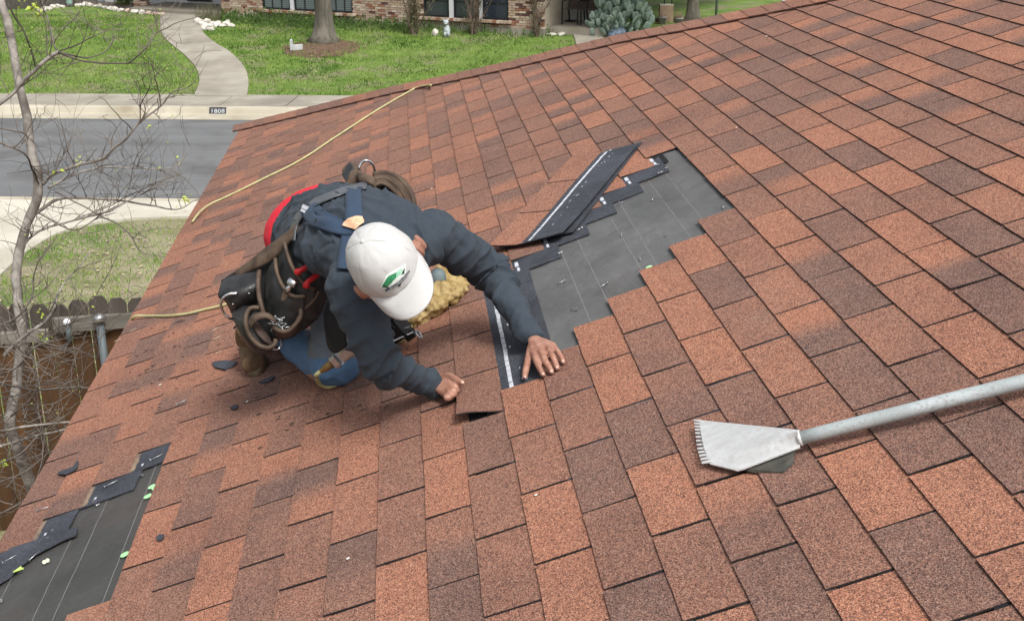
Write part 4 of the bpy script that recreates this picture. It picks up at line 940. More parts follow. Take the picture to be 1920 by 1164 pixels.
# ------------------------------------------------------------------ things lying on the roof
def add_attr(me, tn=None, fc=0.):
    n = len(me.vertices)
    for nm, val in (('tone', tn), ('face', fc)):
        a = me.attributes.new(nm, 'FLOAT', 'POINT'); a.data.foreach_set('value', val if isinstance(val, list) else [float(val)]*n)
    return me
def three_tab(label, cat_label, frame, tones, hf, group=None):
    """a whole three-tab shingle; frame(l, w) -> (u, v), l along its length 0..0.91 from the far end, w 0..0.305 from the butt edge"""
    t = thing('roof_shingle', label, 'shingle', tuple(RP(*frame(.45, .15), 0)), group)
    for i in range(3):
        nv, nu = 13, 6; V, T, Fc, FF = [], [], [], []; l0, l1 = i*.3048+(.004 if i else 0), (i+1)*.3048-(.004 if i < 2 else 0)
        for a in range(nu):
            for b_ in range(nv):
                l = l0+(l1-l0)*b_/(nv-1); w_ = .133*a/(nu-1); u, v = frame(l + .0012*noise.noise(Vector((w_*60, i, l))), w_ + (.001*noise.noise(Vector((l*50, i, 1))) if a == 0 else 0)); V.append(RP(u, v, hf(l, w_))); T.append(tone_at(tones[i], b_/(nv-1))); Fc.append(0.)
        for a in range(nu-1):
            for b_ in range(nv-1): q = a*nv+b_; FF.append((q, q+1, q+nv+1, q+nv))
        rim = [(0, j) for j in range(nv)] + [(a, nv-1) for a in range(1, nu)] + [(nu-1, j) for j in range(nv-2, -1, -1)] + [(a, 0) for a in range(nu-2, 0, -1)]; bs = len(V); n = len(rim)
        for a, b_ in rim: V.append(V[a*nv+b_]); T.append(T[a*nv+b_]*.3); Fc.append(.6)
        o = len(V)
        for q in range(nu*nv): V.append(V[q]-N_*.0042); T.append(0.); Fc.append(1.)
        for k in range(n): a, b_ = rim[k], rim[(k+1) % n]; FF.append((bs+k, o+a[0]*nv+a[1], o+b_[0]*nv+b_[1], bs+(k+1) % n))
        for a in range(nu-1):
            for b_ in range(nv-1): q = o+a*nv+b_; FF.append((q, q+nv, q+nv+1, q+1))
        me = mesh(V, FF)
        for nm, arr in (('tone', T), ('face', Fc)): at_ = me.attributes.new(nm, 'FLOAT', 'POINT'); at_.data.foreach_set('value', arr)
        link('tab', me, M_SH, t)
    mb = MB(); nv, nu = 30, 5
    def sh(w0, w1, d, nv=30, nu=5, l0=0, l1=.9144, solid=True):
        V = []; 
        for a in range(nu):
            for b_ in range(nv): l = l0+(l1-l0)*b_/(nv-1); w_ = w0+(w1-w0)*a/(nu-1)+(.0012*noise.noise(Vector((l*30, 5, 1))) if a == nu-1 else 0); V.append(RP(*frame(l, w_), hf(l, w_)+d))
        FF = [(a*nv+b_, a*nv+b_+1, (a+1)*nv+b_+1, (a+1)*nv+b_) for a in range(nu-1) for b_ in range(nv-1)]
        if solid:
            m_ = nu*nv; V += [v-N_*.004 for v in V]; FF += [(f[0]+m_, f[3]+m_, f[2]+m_, f[1]+m_) for f in FF]
            rim = [(0, j) for j in range(nv)] + [(a, nv-1) for a in range(1, nu)] + [(nu-1, j) for j in range(nv-2, -1, -1)] + [(a, 0) for a in range(nu-2, 0, -1)]
            for k in range(len(rim)): a, b_ = rim[k], rim[(k+1) % len(rim)]; FF.append((a[0]*nv+a[1], a[0]*nv+a[1]+m_, b_[0]*nv+b_[1]+m_, b_[0]*nv+b_[1]))
        return V, FF
    V, FF = sh(.1325, .305, -.0003); mb.add(V, FF); mb.obj('headlap', M_BLK, t)
    mb = MB(); l = .01
    while l < .9:
        L = random.uniform(.034, .052); wj = random.uniform(-.001, .001); V, FF = sh(.158+wj, .170+wj, .0008, 3, 2, l, min(.912, l+L), False); mb.add(V, FF); l += L+random.uniform(.002, .004)
    for k in range(16):
        l = random.uniform(.02, .88); w_ = random.uniform(.178, .215); V, FF = sh(w_, w_+random.uniform(.002, .006), .0006, 2, 2, l, l+random.uniform(.004, .014), False); mb.add(V, FF)
    stuff(mb.obj('sealant', M_SEAL, t)); return t
# the shingle being set into the gap, its near end still lifted
def frame_new(l, w_): 
    f = min(1, w_/.133); return Lu(2) + .127*f + max(0, w_-.133) - .006*(l/.91)**2, -(HOLE[2]*TAB) - l
def hf_new(l, w_):
    s = max(0, (l-.52)/.39); k = min(1, w_/.16); return .0098 - .0072*min(1, w_/.15) + .034*s**1.8*(1-k*k*(3-2*k)) - .001
three_tab('red-brown shingle being slid into the gap, lifted corner in the hands of the roofer', '', frame_new, [.5, .42, .5], hf_new)
# two loose shingles lying across the top of the gap
def diag(A, B, C):
    """A near butt corner, B near headlap corner, C far headlap corner (u, v)"""
    A, B, C = Vector(A), Vector(B), Vector(C); ex = (C-B).normalized(); ey = Vector((-ex.y, ex.x)); 
    if ey.dot(A-B) < 0: ey = -ey
    far = C
    return lambda l, w_: tuple(far - ex*l + ey*(.305-w_))
p_ = lambda x, y, h: uvh(at(x, y, h))[:2]
fr1 = diag(p_(930, 470, .03), p_(1040, 459, .03), p_(1196, 272, .02))
fr2 = diag(p_(960, 462, .015), p_(1072, 437, .015), p_(1203, 266, .015))
def hf_l1(l, w_): return .024 + .012*max(0, 1-w_/.12) + .020*(l/.91)**3*(.3+.7*abs(w_-.1)/.2) + .004*math.sin(l*5)
def hf_l2(l, w_): return .0125 + .006*(l/.91)**2 + .002*math.sin(l*4+1)
three_tab('upper loose three-tab shingle with white sealant line lying diagonally over the gap', '', fr1, [.72, .62, .76], hf_l1)
three_tab('lower loose shingle sticking out beneath the diagonal shingle with the white line', '', fr2, [.6, .5, .6], hf_l2)
# black scrap of starter strip at the lower left gap
poly = [(2,1036),(40,1022),(72,1012),(100,1003),(147,989),(143,1004),(120,1013),(98,1024),(68,1040),(40,1062),(18,1084),(-20,1106),(-30,1070)]
mb = MB(); V = [at(x, y, .0035) for x, y in poly]; mb.prism(V, N_*.004); tag(mb.obj('starter_strip', M_BLK), 'torn black starter strip lying under the shingles at the lower left edge of the roof', 'strip')
def panel_px(poly, h, th, name, label, cat, m, group=None, lift=0):
    V = [at(x, y, h + lift*i/len(poly)) for i, (x, y) in enumerate(poly)]; mb = MB(); mb.prism(V, N_*th); return tag(mb.obj(name, m), label, cat, group)
panel_px([(398,683),(404,679),(424,677),(446,680),(438,687),(424,694),(404,690)], .0095, .005, 'shingle_scrap', 'black pointed scrap of shingle lying left of the brown boot', 'scrap', M_BLK)
panel_px([(108,890),(112,885),(124,881),(138,876),(144,866),(147,864),(146,876),(136,885),(122,890)], .0095, .004, 'shingle_scrap', 'thin black hooked scrap near the left edge above the lower gap', 'scrap', M_BLK, lift=.006)
panel_px([(485,718),(495,713),(512,706),(516,707),(508,714),(494,719)], .0095, .004, 'shingle_scrap', 'small black sliver lying just below the brown boot', 'scrap', M_BLK)
panel_px([(294,1009),(300,1004),(308,1004),(307,1009),(297,1015)], .0095, .006, 'shingle_scrap', 'small black chip on the shingles right of the lower left gap', 'scrap', M_BLK)
panel_px([(432,765),(440,760),(448,761),(444,766),(436,768)], .0095, .004, 'shingle_scrap', 'small black chip on the shingles below the white flake', 'scrap', M_BLK)
# debris: twigs and grit, nails, green plastic discs, flakes
M_NAIL = M_GALV; rn = random.Random(9)
def nail(x, y, ang, L, label, up=False, h=.012, grp='galvanised roofing nails lying about the gap'):
    P = at(x, y, h); t = thing('roofing_nail', label, 'nail', tuple(P), grp)
    d = (E_*math.sin(ang)+U_*math.cos(ang)); mb = MB(); mb.tube([P, P+d*L], .0018, 6); mb.obj('shank', M_NAIL, t, True)
    mb = MB(); mb.tube([P-d*.0006, P+d*.001], .0052, 10); mb.obj('head', M_NAIL, t)
for x, y, u_, l_ in ((1236,308,0,'upper nail of the three on the topmost black step of the large gap'), (1247,317,0,'right nail of the three on the topmost black step of the large gap'), (1234,325,0,'lower nail of the three at the topmost black step of the large gap'),
        (1162,380,0,'nail on the third black step from the top of the large gap'), (1091,427,0,'nail beside the diagonal loose shingle on the fourth black step'), (1048,475,0,'nail on the black step just right of the loose shingle end'),
        (1166,438,1,'small nail in the middle of the underlayment below the fourth step'), (1200,484,1,'nail just left of the pale green disc on the underlayment'), (1249,441,1,'nail on the underlayment between the two right printed lines'),
        (1059,526,1,'nail on the left part of the underlayment near the black headlap'), (1138,530,1,'nail on the underlayment left of the shingle steps, mid gap'), (1082,579,1,'bent nail on the underlayment above the left hand of the roofer'), (1354,390,1,'nail at the right corner of the large gap beside the red shingles'), (1226,370,1,'nail on the upper underlayment below the second black step')):
    nail(x, y, rn.uniform(0, 6.28), rn.uniform(.012, .03), 'galvanised '+l_, h=.003 if u_ else .006)
for x, y, l_ in ((267,890,'at the end of the second torn step of the lower left gap'), (181,947,'beside the tan residue of the second torn step, lower one'), (176,940,'beside the tan residue of the second torn step, upper one'), (97,996,'on the third torn step of the lower left gap'), (90,1009,'just below the third torn step on the black strip'), (2,1125,'on the underlayment at the left picture edge')): nail(x, y, rn.uniform(0, 6.28), .012, 'small galvanised nail '+l_, h=.004)
for x, y, a, l_ in ((282,862,.3,'long nail lying flat on the uppermost torn step of the lower left gap'), (196,912,.3,'long nail lying flat on the second torn step of the lower left gap'), (5,1054,.4,'long nail at the far left on the torn black strip'), (54,1050,1.0,'long nail across the edge of the torn black strip')): nail(x, y, a, .042, l_, h=.007)
for x, y, a, l_ in ((70,956,-.2,'loose nail on the red shingle above the third torn step'), (331,758,.3,'loose nail on the red shingles between the boot and the lower left gap')): nail(x, y, a, .04, l_, h=.011)
def disc(x, y, r, label, h=.0015):
    P = at(x, y, h); mb = MB(); mb.tube([P, P+N_*.0012, P+N_*.002], [r, r, r*.8], 18); o = mb.obj('plastic_disc', M_GRN); tag(o, label, 'disc', 'pale green plastic cap discs on the underlayment')
disc(1217, 501, .011, 'pale green plastic disc alone on the underlayment of the large gap')
for x, y, l in ((285, 912, 'upper left pale green disc of the cluster of three in the lower left gap'), (292, 914, 'right pale green disc of the cluster of three, against the shingle edge'), (277, 930, 'lowest pale green disc of the cluster of three in the lower left gap'), (234, 1039, 'single pale green disc low in the left gap')): disc(x, y, .013, l)
mb = MB(); [mb.tube([at(x, y, .004), at(x, y, .006)], .006, 8) for x, y in ((83,1053),(89,1050))]; tag(mb.obj('pale_flake', mat('cream_flake', (.6,.6,.45), .6)), 'small cream double flake on the underlayment of the lower left gap', 'flake')
mb = MB(); a_, b_ = at(25, 1072, .012), at(43, 1065, .014); mb.tube([a_, b_], [.0018, .004], 4); mb.tube([a_, at(40, 1062, .013)], [.002, .003], 4); tag(mb.obj('green_sprig', mat('sprig', (.45,.6,.15), .6)), 'yellow-green sprig lying on the torn black strip at the lower left', 'sprig')
mb = MB(); rdd = random.Random(44)
for i in range(85):
    c = rdd.choice([(470,620,90,60),(330,640,110,80),(420,740,120,60),(300,620,60,60),(620,760,200,60),(250,700,60,70)])
    x = rdd.gauss(c[0], c[2]*.5); y = rdd.gauss(c[1], c[3]*.5); u, v, _ = uvh(at(x, y, .01))
    if u < -1.15 or (x > 520 and y < 715): continue
    P = at(x, y, .0095); a = rdd.uniform(-.5, .9); L = rdd.uniform(.006, .026); d = E_*math.sin(a)+U_*math.cos(a); s = rdd.uniform(.001, .0035); mb.prism([P, P+d*L*.5+N_.cross(d)*s, P+d*L, P+d*L*.5-N_.cross(d)*s], N_*.002)
tag(mb.obj('shingle_crumbs', noisy('crumbs', (.03,.022,.02), (.11,.07,.055), 30)), 'dark crumbs of shingle scattered round the kneeling roofer', 'debris', kind='stuff')
FL = ['splinter just inside the eave below the hose', 'splinter left of the pouch below the hose', 'upper splinter left of the pouch below the hose', 'splinter near the eave edge beside the fence post', 'splinter just above the black pointed scrap', '',
      'whitish fleck on the shingles right of the back tool pouch', 'white fleck on the shingles below the brown boot', 'whitish fleck left of the splinters near the eave', 'tiny pale fleck above the right end of the gap', 'pale fleck near the hip at the upper right', 'pale fleck on the lower shingles in the middle foreground', 'tiny fleck on a joint below the lifted shingle']
for i, (x, y, L, a, c) in enumerate([(244,596+25,.03,.3,0),(400,636,.03,.2,0),(398,620,.03,.4,0),(215,640,.03,.2,0),(404,663,.025,.3,0),(65,0,0,0,0),(808,354,.008,.3,1),(462,754,.01,1.2,1),(298,722,.010,0.3,1),(1380,240,.005,0,1),(1435,69,.012,.2,1),(650,1048,.008,.4,1),(1004,929,.006,1.,1)]):
    if L == 0: continue
    P = at(x, y, .011); d = E_*math.sin(a)+U_*math.cos(a); mb = MB(); w_ = N_.cross(d)*(.0012 if c == 0 else .003)
    mb.prism([P-w_, P+w_, P+d*L+w_*.6, P+d*L*.9-w_], N_*.0015); tag(mb.obj('wood_splinter' if c == 0 else 'paper_fleck', noisy('straw%d' % i, (.45,.38,.26), (.62,.56,.42), 40) if c == 0 else mat('fleck%d' % i, (.75,.75,.68), .7)), ('thin straw-coloured '+FL[i]) if c == 0 else FL[i], 'splinter' if c == 0 else 'fleck', 'pale splinters left of the roofer' if c == 0 else 'tiny whitish flecks on the shingles')
# ------------------------------------------------------------------ air hose
M_HOSE = noisy('yellow_green_hose', (.38, .365, .17), (.50, .48, .25), 20, .55, .1)
hz = .0056
def hose(name, px, label, h=hz+.0095, r=hz, pre=[], post=[]):
    P = pre + [at(x, y, (h if len(q) == 0 else q[0])) for x, y, *q in px] + post; mb = MB(); mb.tube(spline(P, 8), r, 10); return tag(mb.obj(name, M_HOSE, None, True), label, 'hose', 'air hose of the nail gun')
c0 = crest(.20)
hose('air_hose', [(808,160.5,.035),(796,161,.024),(782,164,.017),(765,173),(735,190),(700,211),(660,237),(620,263),(580,290),(540,313),(500,332),(460,352),(420,371),(394,383,.02),(377,395,.03),(366,408,.028),(359,420,.0)], 'yellow-green air hose running down the roof from the hip to the eave behind the roofer', pre=[c0+Vector((0,.35,-.12))], post=[atd(352, 440, 7.55), atd(349, 470, 7.5)])
hose('air_hose', [(245,602,.0),(250,595,.020),(258,592,.024),(280,592),(310,592),(345,589),(380,581),(410,574),(440,566),(480,560)], 'yellow-green air hose coming over the eave toward the tool pouches of the roofer', pre=[atd(243, 640, 5.6), atd(242, 618, 5.6)])
# ------------------------------------------------------------------ foam cushion
M_FOAM = noisy('old_yellow_foam', (.26, .18, .06), (.52, .40, .20), 16, .95, .9, .012, bscale=38, lo=.3, hi=.7, c3=(.20,.125,.035), scale3=13)
fp = [(742,585,.035),(775,588,.04),(808,570,.045),(838,548,.05),(848,530,.045)]
bm = bmesh.new(); FP = MB()
PP = [at(x, y, h) for x, y, h in fp]
for i, P in enumerate(PP): FP.ico(P, (.055,.06,.042), 3)
FP.ico(at(828, 515, .075), (.03,.03,.03), 3); FP.ico(at(850, 545, .03), (.05,.06,.03), 3)
def remesh(mb, voxel, smooth=4, fac=.5, mats=None, name='remeshed'):
    me = mb.mesh(); o = bpy.data.objects.new('tmp', me); COL.objects.link(o)
    r = o.modifiers.new('r', 'REMESH'); r.mode = 'VOXEL'; r.voxel_size = voxel; r.adaptivity = 0
    if smooth: s = o.modifiers.new('s', 'SMOOTH'); s.iterations = smooth; s.factor = fac
    dg = bpy.context.evaluated_depsgraph_get(); dg.update(); out = bpy.data.meshes.new_from_object(o.evaluated_get(dg)); bpy.data.objects.remove(o); bpy.data.meshes.remove(me)
    out.name = name; out.polygons.foreach_set('use_smooth', [True]*len(out.polygons)); return out
def displace(me, fn):
    n = len(me.vertices); co = np.empty(n*3); no = np.empty(n*3); me.vertices.foreach_get('co', co); me.vertex_normals.foreach_get('vector', no); co = co.reshape(-1, 3); no = no.reshape(-1, 3)
    d = np.array([fn(Vector(c), Vector(q)) for c, q in zip(co, no)]); me.vertices.foreach_set('co', (co+no*d[:, None]).ravel()); me.update()
me = remesh(FP, .006, 2); displace(me, lambda c, n: .016*noise.noise(c*22)+.009*noise.noise(c*60)+.005*noise.noise(c*120))
tag(link('foam_cushion', me, M_FOAM), 'crumbling yellow-brown foam cushion lying on the shingles under the roofer', 'foam')
# ------------------------------------------------------------------ nail gun
M_ALU = noisy('brushed_aluminium', (.42,.42,.42), (.55,.55,.55), 60, .32, .1, metal=.85, stretch=(1,1,6)); M_BRASS = noisy('worn_brass', (.22,.15,.06), (.34,.24,.10), 60, .45, .2, metal=.7)
M_BLP = mat('black_plastic', (.014,.014,.016), .42); M_GRYP = noisy('grey_rubber', (.11,.15,.155), (.17,.21,.215), 30, .6, .2)
ng = thing('nail_gun', 'pneumatic nail gun with aluminium handle lying under the chest of the roofer', 'nail gun', tuple(at(690, 640, .03)))
A, B = atd(603, 695, 3.70), atd(664, 650, 3.64); ax = (B-A).normalized(); sd_ = ax.cross(N_).normalized(); upv = sd_.cross(ax)
mb = MB(); c = A.lerp(B, .62); 
def rbox(mb, c, x, y, z, bev=.25):
    c = Vector(c); pts = []
    for i in range(12):
        a = (i+.5)/12*6.283; sx1 = math.copysign(abs(math.cos(a))**.45, math.cos(a)); sy1 = math.copysign(abs(math.sin(a))**.45, math.sin(a)); pts.append(c-x+y*sx1+z*sy1)
    mb.prism(pts, x*2)
rbox(mb, A.lerp(B, .95), ax*.045, sd_*.017, upv*.020); mb.obj('handle', M_ALU, ng)
mb = MB(); rbox(mb, A.lerp(B, .47), ax*.010, sd_*.019, upv*.022); mb.obj('end_cap', M_ALU, ng)
mb = MB(); mb.tube([A-ax*.002, A+ax*.012, A+ax*.0125, A+ax*.03, A+ax*.031, A+ax*.048], [.008,.008,.0115,.0115,.013,.013], 12); mb.obj('coupling', M_BRASS, ng, False)
mb = MB(); B2 = at(745, 612, .085); rbox(mb, at(735, 622, .075), ax*.05, sd_*.035, upv*.04); rbox(mb, at(722, 610, .11), ax*.035, sd_*.03, upv*.025); mb.obj('body', M_BLP, ng)
mb = MB(); c = at(745, 632, .05); rbox(mb, c, ax*.05, sd_*.010, upv*.012); rbox(mb, at(752, 616, .065), ax*.030, sd_*.016, upv*.010); rbox(mb, at(770, 628, .05), ax*.018, sd_*.013, upv*.013); mb.obj('magazine', M_BLP, ng)
mb = MB(); mb.tube([at(735, 640, .062), at(775, 622, .062)], .0035, 8); mb.tube([at(742, 622, .08), at(768, 612, .08)], .0035, 8); mb.obj('rail', M_GALV, ng)
mb = MB(); c = at(785, 627, .055)
ringp = [c + ax*(.0*math.cos(a)) + sd_*(.010*math.cos(a)) + upv*(.015*math.sin(a)) for a in np.linspace(0, 6.283, 15)]; mb.tube(ringp, .0035, 8, False); mb.obj('nose_ring', M_GALV, ng, True)
mb = MB(); c = at(822, 524, .10); mb.tube([c-U_*.0+E_*.05, c+E_*.02, c-E_*.005, c-E_*.014], [.026, .028, .026, .018], 16); mb.tube([at(808, 520, .10), at(812, 560, .05)], [.012, .018], 10); tag(mb.obj('knee_pad_cap', M_GRYP, None, True), 'grey-blue rubber capped tool on the yellow foam beside the white cap', 'tool')
P = [A-ax*.0, A-ax*.025, at(594, 706, .10), at(599, 719, .05), at(614, 725, .02), at(634, 719, .017), at(652, 706, .017), at(672, 686, .017), at(720, 655, .016), at(760, 632, .016), at(775, 600, .02), at(790, 575, .03), at(812, 545, .06)]
mb = MB(); mb.tube(spline(P, 8), .0066, 12); tag(mb.obj('air_hose', M_HOSE, None, True), 'yellow-green hose looping from the brass coupling of the nail gun past the knee', 'hose', 'air hose of the nail gun')
# ------------------------------------------------------------------ shingle remover with long handle
M_WP = noisy('worn_white_paint_tool', (.50,.505,.50), (.64,.65,.645), 24, .38, .10, lo=.3, hi=.7, c3=(.52,.51,.49), scale3=80, stretch=(.3,1.6,1), metal=.25); M_HND = noisy('painted_handle', (.31,.345,.35), (.47,.515,.525), 10, .38, .25, .001, bscale=70, c3=(.28,.29,.28), scale3=160, stretch=(.35,1,1))
M_WEDGE = noisy('mossy_steel', (.030,.030,.026), (.075,.072,.060), 30, .8, .5)
tl = thing('shingle_remover', 'shingle tear-off shovel with toothed white blade and long grey handle on the right', 'roofing tool', tuple(at(1500, 830, .03)))
hA, hB = at(1497, 822, .040), at(1920, 714, .045); hd = (hB-hA).normalized(); hC = hB + hd*.75
mb = MB(); P = [hA.lerp(hC, i/24) for i in range(25)]; P = [p + N_*.0012*noise.noise(p*12) for p in P]; mb.tube(P, [.0150+.001*(i/24) for i in range(25)], 20); mb.obj('handle', M_HND, tl, True)
tc = [at(x, y, h) for x, y, h in ((1311, 787, .032), (1315, 812, .030), (1321, 842, .027), (1331, 869, .024))]
tipc = spline(tc, 9); sockL, sockR = at(1499, 806, .056), at(1500, 838, .030)
rows = []; NR = 14; n = len(tipc); bot = [at(1331, 869, .024), at(1384, 882, .022), sockR]
for r_ in range(NR+1):
    s = r_/NR; T_ = tipc[0].lerp(sockL, s); B_ = bot[0].lerp(bot[1], s/.3) if s < .3 else bot[1].lerp(bot[2], (s-.3)/.7); row = []
    for j in range(n):
        b_ = j/(n-1); q = T_.lerp(B_, b_); q = q + (tipc[j]-tipc[0].lerp(tipc[-1], b_))*(1-s)
        fold = math.exp(-((b_-(.80-.25*s))/.07)**2)*.004*s
        q = q + N_*(.006*math.sin(b_*math.pi)*(1-s) + .016*math.exp(-((b_-.5)/.28)**2)*s**2.5 + fold); row.append(q)
    rows.append(row)
mb = MB(); V = [q for row in rows for q in row]; m_ = len(V); FF = [(a*n+b_, a*n+b_+1, (a+1)*n+b_+1, (a+1)*n+b_) for a in range(NR) for b_ in range(n-1)]; V2 = V + [q-N_*.003 for q in V]; FF2 = FF + [(f[0]+m_, f[3]+m_, f[2]+m_, f[1]+m_) for f in FF]
rim = [(0, j) for j in range(n)] + [(a, n-1) for a in range(1, NR+1)] + [(NR, j) for j in range(n-2, -1, -1)] + [(a, 0) for a in range(NR-1, 0, -1)]
for k in range(len(rim)): a, b_ = rim[k], rim[(k+1) % len(rim)]; FF2.append((a[0]*n+a[1], a[0]*n+a[1]+m_, b_[0]*n+b_[1]+m_, b_[0]*n+b_[1]))
mb.add(V2, FF2); mb.obj('blade', M_WP, tl, False)
nt_ = 13
for i in range(nt_):
    b_ = (i+.5)/nt_; p = tipc[min(n-1, int(b_*(n-1)))].lerp(tipc[min(n-1, int(b_*(n-1))+1)], b_*(n-1) % 1); d = (p - sockL.lerp(sockR, b_)).normalized(); tdir = (tipc[-1]-tipc[0])/nt_
    base0, base1 = p - tdir*.34, p + tdir*.34; mb = MB(); mb.prism([base0-d*.006, base1-d*.006, p+tdir*.22+d*.017, p-tdir*.22+d*.017], N_*.0025); mb.obj('tooth', M_WP, tl)
# fulcrum wedge under the blade
mb = MB(); poly = [at(1385, 878, .008), at(1440, 858, .008), at(1491, 842, .008), at(1488, 870, .0095), at(1470, 885, .0095), at(1415, 886, .0095)]
c_ = sum(poly, Vector())/6; topv = [at(1388, 880, .015), at(1442, 860, .019), at(1494, 842, .023), at(1488, 856, .020), at(1470, 869, .018), at(1415, 880, .016)]
mb.add(poly+topv, [(0,1,2,3,4,5)[::-1], (6,7,8,9,10,11)] + [(i, (i+1) % 6, (i+1) % 6+6, i+6) for i in range(6)]); mb.obj('fulcrum', M_WEDGE, tl)
mb = MB(); mb.tube([hA-hd*.002, hA+hd*.006], .0170, 20); mb.obj('collar', M_WP, tl, True)
# ------------------------------------------------------------------ the roofer
from mathutils.bvhtree import BVHTree
def cloth(name, c1, c2, scale=5, bump=.25, rough=.92, fine=420):
    M = mat(name, c1, rough, spec=.15); b = NB(M); co = b.coord(); b.color(b.mix(.5, b.ramp(b.noise(scale, 4, co=co), [(.3, c1), (.7, c2)]), b.ramp(b.noise(fine, 2, co=co), [(.3, c1), (.7, c2)])))
    b.b.inputs['Sheen Weight'].default_value = .04; rg_ = b.n('TexNoise', noise_type='RIDGED_MULTIFRACTAL', Scale=9.0, Detail=3.0); b.l(co, rg_.inputs['Vector']); b.bump(b.math('ADD', b.math('ADD', b.noise(26, 4, co=co), b.math('MULTIPLY', b.noise(fine, 2, co=co), .25)), b.math('MULTIPLY', rg_.outputs[0], .9)), bump, .008); return M
M_HOOD = cloth('navy_grey_fleece', (.034,.045,.058), (.050,.063,.080), bump=.45); M_RED = cloth('red_shirt', (.50,.018,.03), (.60,.03,.05)); M_STRAP = cloth('navy_strap', (.030,.050,.085), (.042,.066,.105), bump=.1)
M_TAN = noisy('tan_leather', (.62,.36,.21), (.72,.46,.30), 30, .6, .2); M_CAP = cloth('off_white_cap', (.44,.44,.43), (.56,.56,.55), 9, .3, fine=900); M_LEA = noisy('dark_leather', (.010,.0105,.011), (.026,.026,.026), 30, .45, .4, .002, spec=.5)
M_LEB = noisy('brown_leather', (.055,.036,.025), (.115,.08,.055), 22, .6, .5, .003); M_BEL = noisy('belt_leather', (.055,.06,.068), (.10,.108,.118), 16, .42, .2, spec=.5); M_CHR = mat('chrome', (.62,.62,.63), .22, 1.0)
M_JEAN = cloth('blue_denim', (.065,.135,.25), (.12,.21,.34), 6, .3); bj = NB(M_JEAN)
M_JEAN2 = cloth('greyed_denim', (.11,.13,.155), (.165,.19,.22), 6, .3)
M_BOOT = noisy('brown_suede_boot', (.085,.048,.026), (.17,.105,.058), 20, .85, .5, .002, c3=(.16,.105,.06), scale3=9); M_SOLE = noisy('pale_sole', (.13,.09,.055), (.19,.14,.09), 30, .8, .3)
def skin_mat():
    M = mat('skin', (.30,.15,.10), .5, spec=.4); b = NB(M); co = b.coord(); c = b.ramp(b.noise(32, 4, co=co), [(.3, (.25,.115,.078)), (.55, (.36,.185,.130)), (.8, (.44,.25,.19))]); b.color(c); b.b.inputs['Subsurface Weight'].default_value = .08; b.b.inputs['Subsurface Radius'].default_value = (.01,.004,.002); b.bump(b.noise(260, 4, co=co), .35, .001); return M
M_SKIN = skin_mat(); M_NAILS = mat('finger_nail', (.62,.42,.34), .35, spec=.5); M_HAIR = noisy('dark_hair', (.012,.010,.009), (.03,.025,.02), 60)
man = thing('person', 'roofer in white cap, dark hoodie, blue jeans and tool belt kneeling bent over the gap', 'person', tuple(at(600, 660, 0)))
def ell(mb, P, R, side, n=20, cap=True):
    """loft of elliptical rings: P centres, R (side radius, depth radius), side = sideways vector; rounded ends"""
    P = [Vector(p) for p in P]; rings = []
    def ring(c, t, ra, rb):
        s = side - t*side.dot(t); s.normalize(); d = t.cross(s); return [c + s*ra*math.cos(2*math.pi*k/n) + d*rb*math.sin(2*math.pi*k/n) for k in range(n)]
    PP = spline(P, 5); RR = []
    for i in range(len(PP)):
        f = min(i/5, len(P)-1.0001); k = int(f); t = f-k; RR.append((R[k][0]*(1-t)+R[k+1][0]*t, R[k][1]*(1-t)+R[k+1][1]*t))
    T = [(PP[min(i+1, len(PP)-1)]-PP[max(i-1, 0)]).normalized() for i in range(len(PP))]
    e = min(RR[0]); 
    for a in (80, 60, 40, 20):
        q = math.radians(a); rings.append(ring(PP[0]-T[0]*e*.8*math.sin(q), T[0], RR[0][0]*math.cos(q), RR[0][1]*math.cos(q)))
    for p, t, r in zip(PP, T, RR): rings.append(ring(p, t, *r))
    e = min(RR[-1])
    for a in (20, 40, 60, 80):
        q = math.radians(a); rings.append(ring(PP[-1]+T[-1]*e*.8*math.sin(q), T[-1], RR[-1][0]*math.cos(q), RR[-1][1]*math.cos(q)))
    V = [q for r in rings for q in r]; m_ = len(rings); FF = [(i*n+k, i*n+(k+1) % n, (i+1)*n+(k+1) % n, (i+1)*n+k) for i in range(m_-1) for k in range(n)] + [tuple(range(n))[::-1], tuple((m_-1)*n+k for k in range(n))]
    mb.add(V, FF)
RSH, LSH = at(654, 532, .42), at(812, 436, .41)
SIDE = (LSH-RSH).normalized()
PEL, WAI, CHE, SHM = at(600, 424, .41), at(640, 428, .455), at(695, 452, .46), (RSH+LSH)/2
REL, LEL = at(716, 680, .20), at(918, 506, .205); RWR, LWR = at(812, 722, .045), at(992, 627, .052)
RHIP, LHIP = PEL-SIDE*.10, PEL+SIDE*.10
LKN, LAN = at(630, 682, .075), at(548, 640, .055); RKN, RAN = at(530, 570, .27), at(474, 632, .12)
HEAD = at(722, 494, .50)
tocam = (CAM-HEAD).normalized()
def img(a, b): return (RT*a - DN*b).normalized()
HC = (tocam*.74 + img(-.72, .69)*.66).normalized()           # crown direction
HF_ = (img(.60, -.80)*.80 + tocam*.36); HF_ = (HF_ - HC*HF_.dot(HC)).normalized(); HS = HF_.cross(HC)
HM = Matrix(((HS.x, HF_.x, HC.x), (HS.y, HF_.y, HC.y), (HS.z, HF_.z, HC.z)))
def hd(s, f, c): return HEAD + HS*s + HF_*f + HC*c
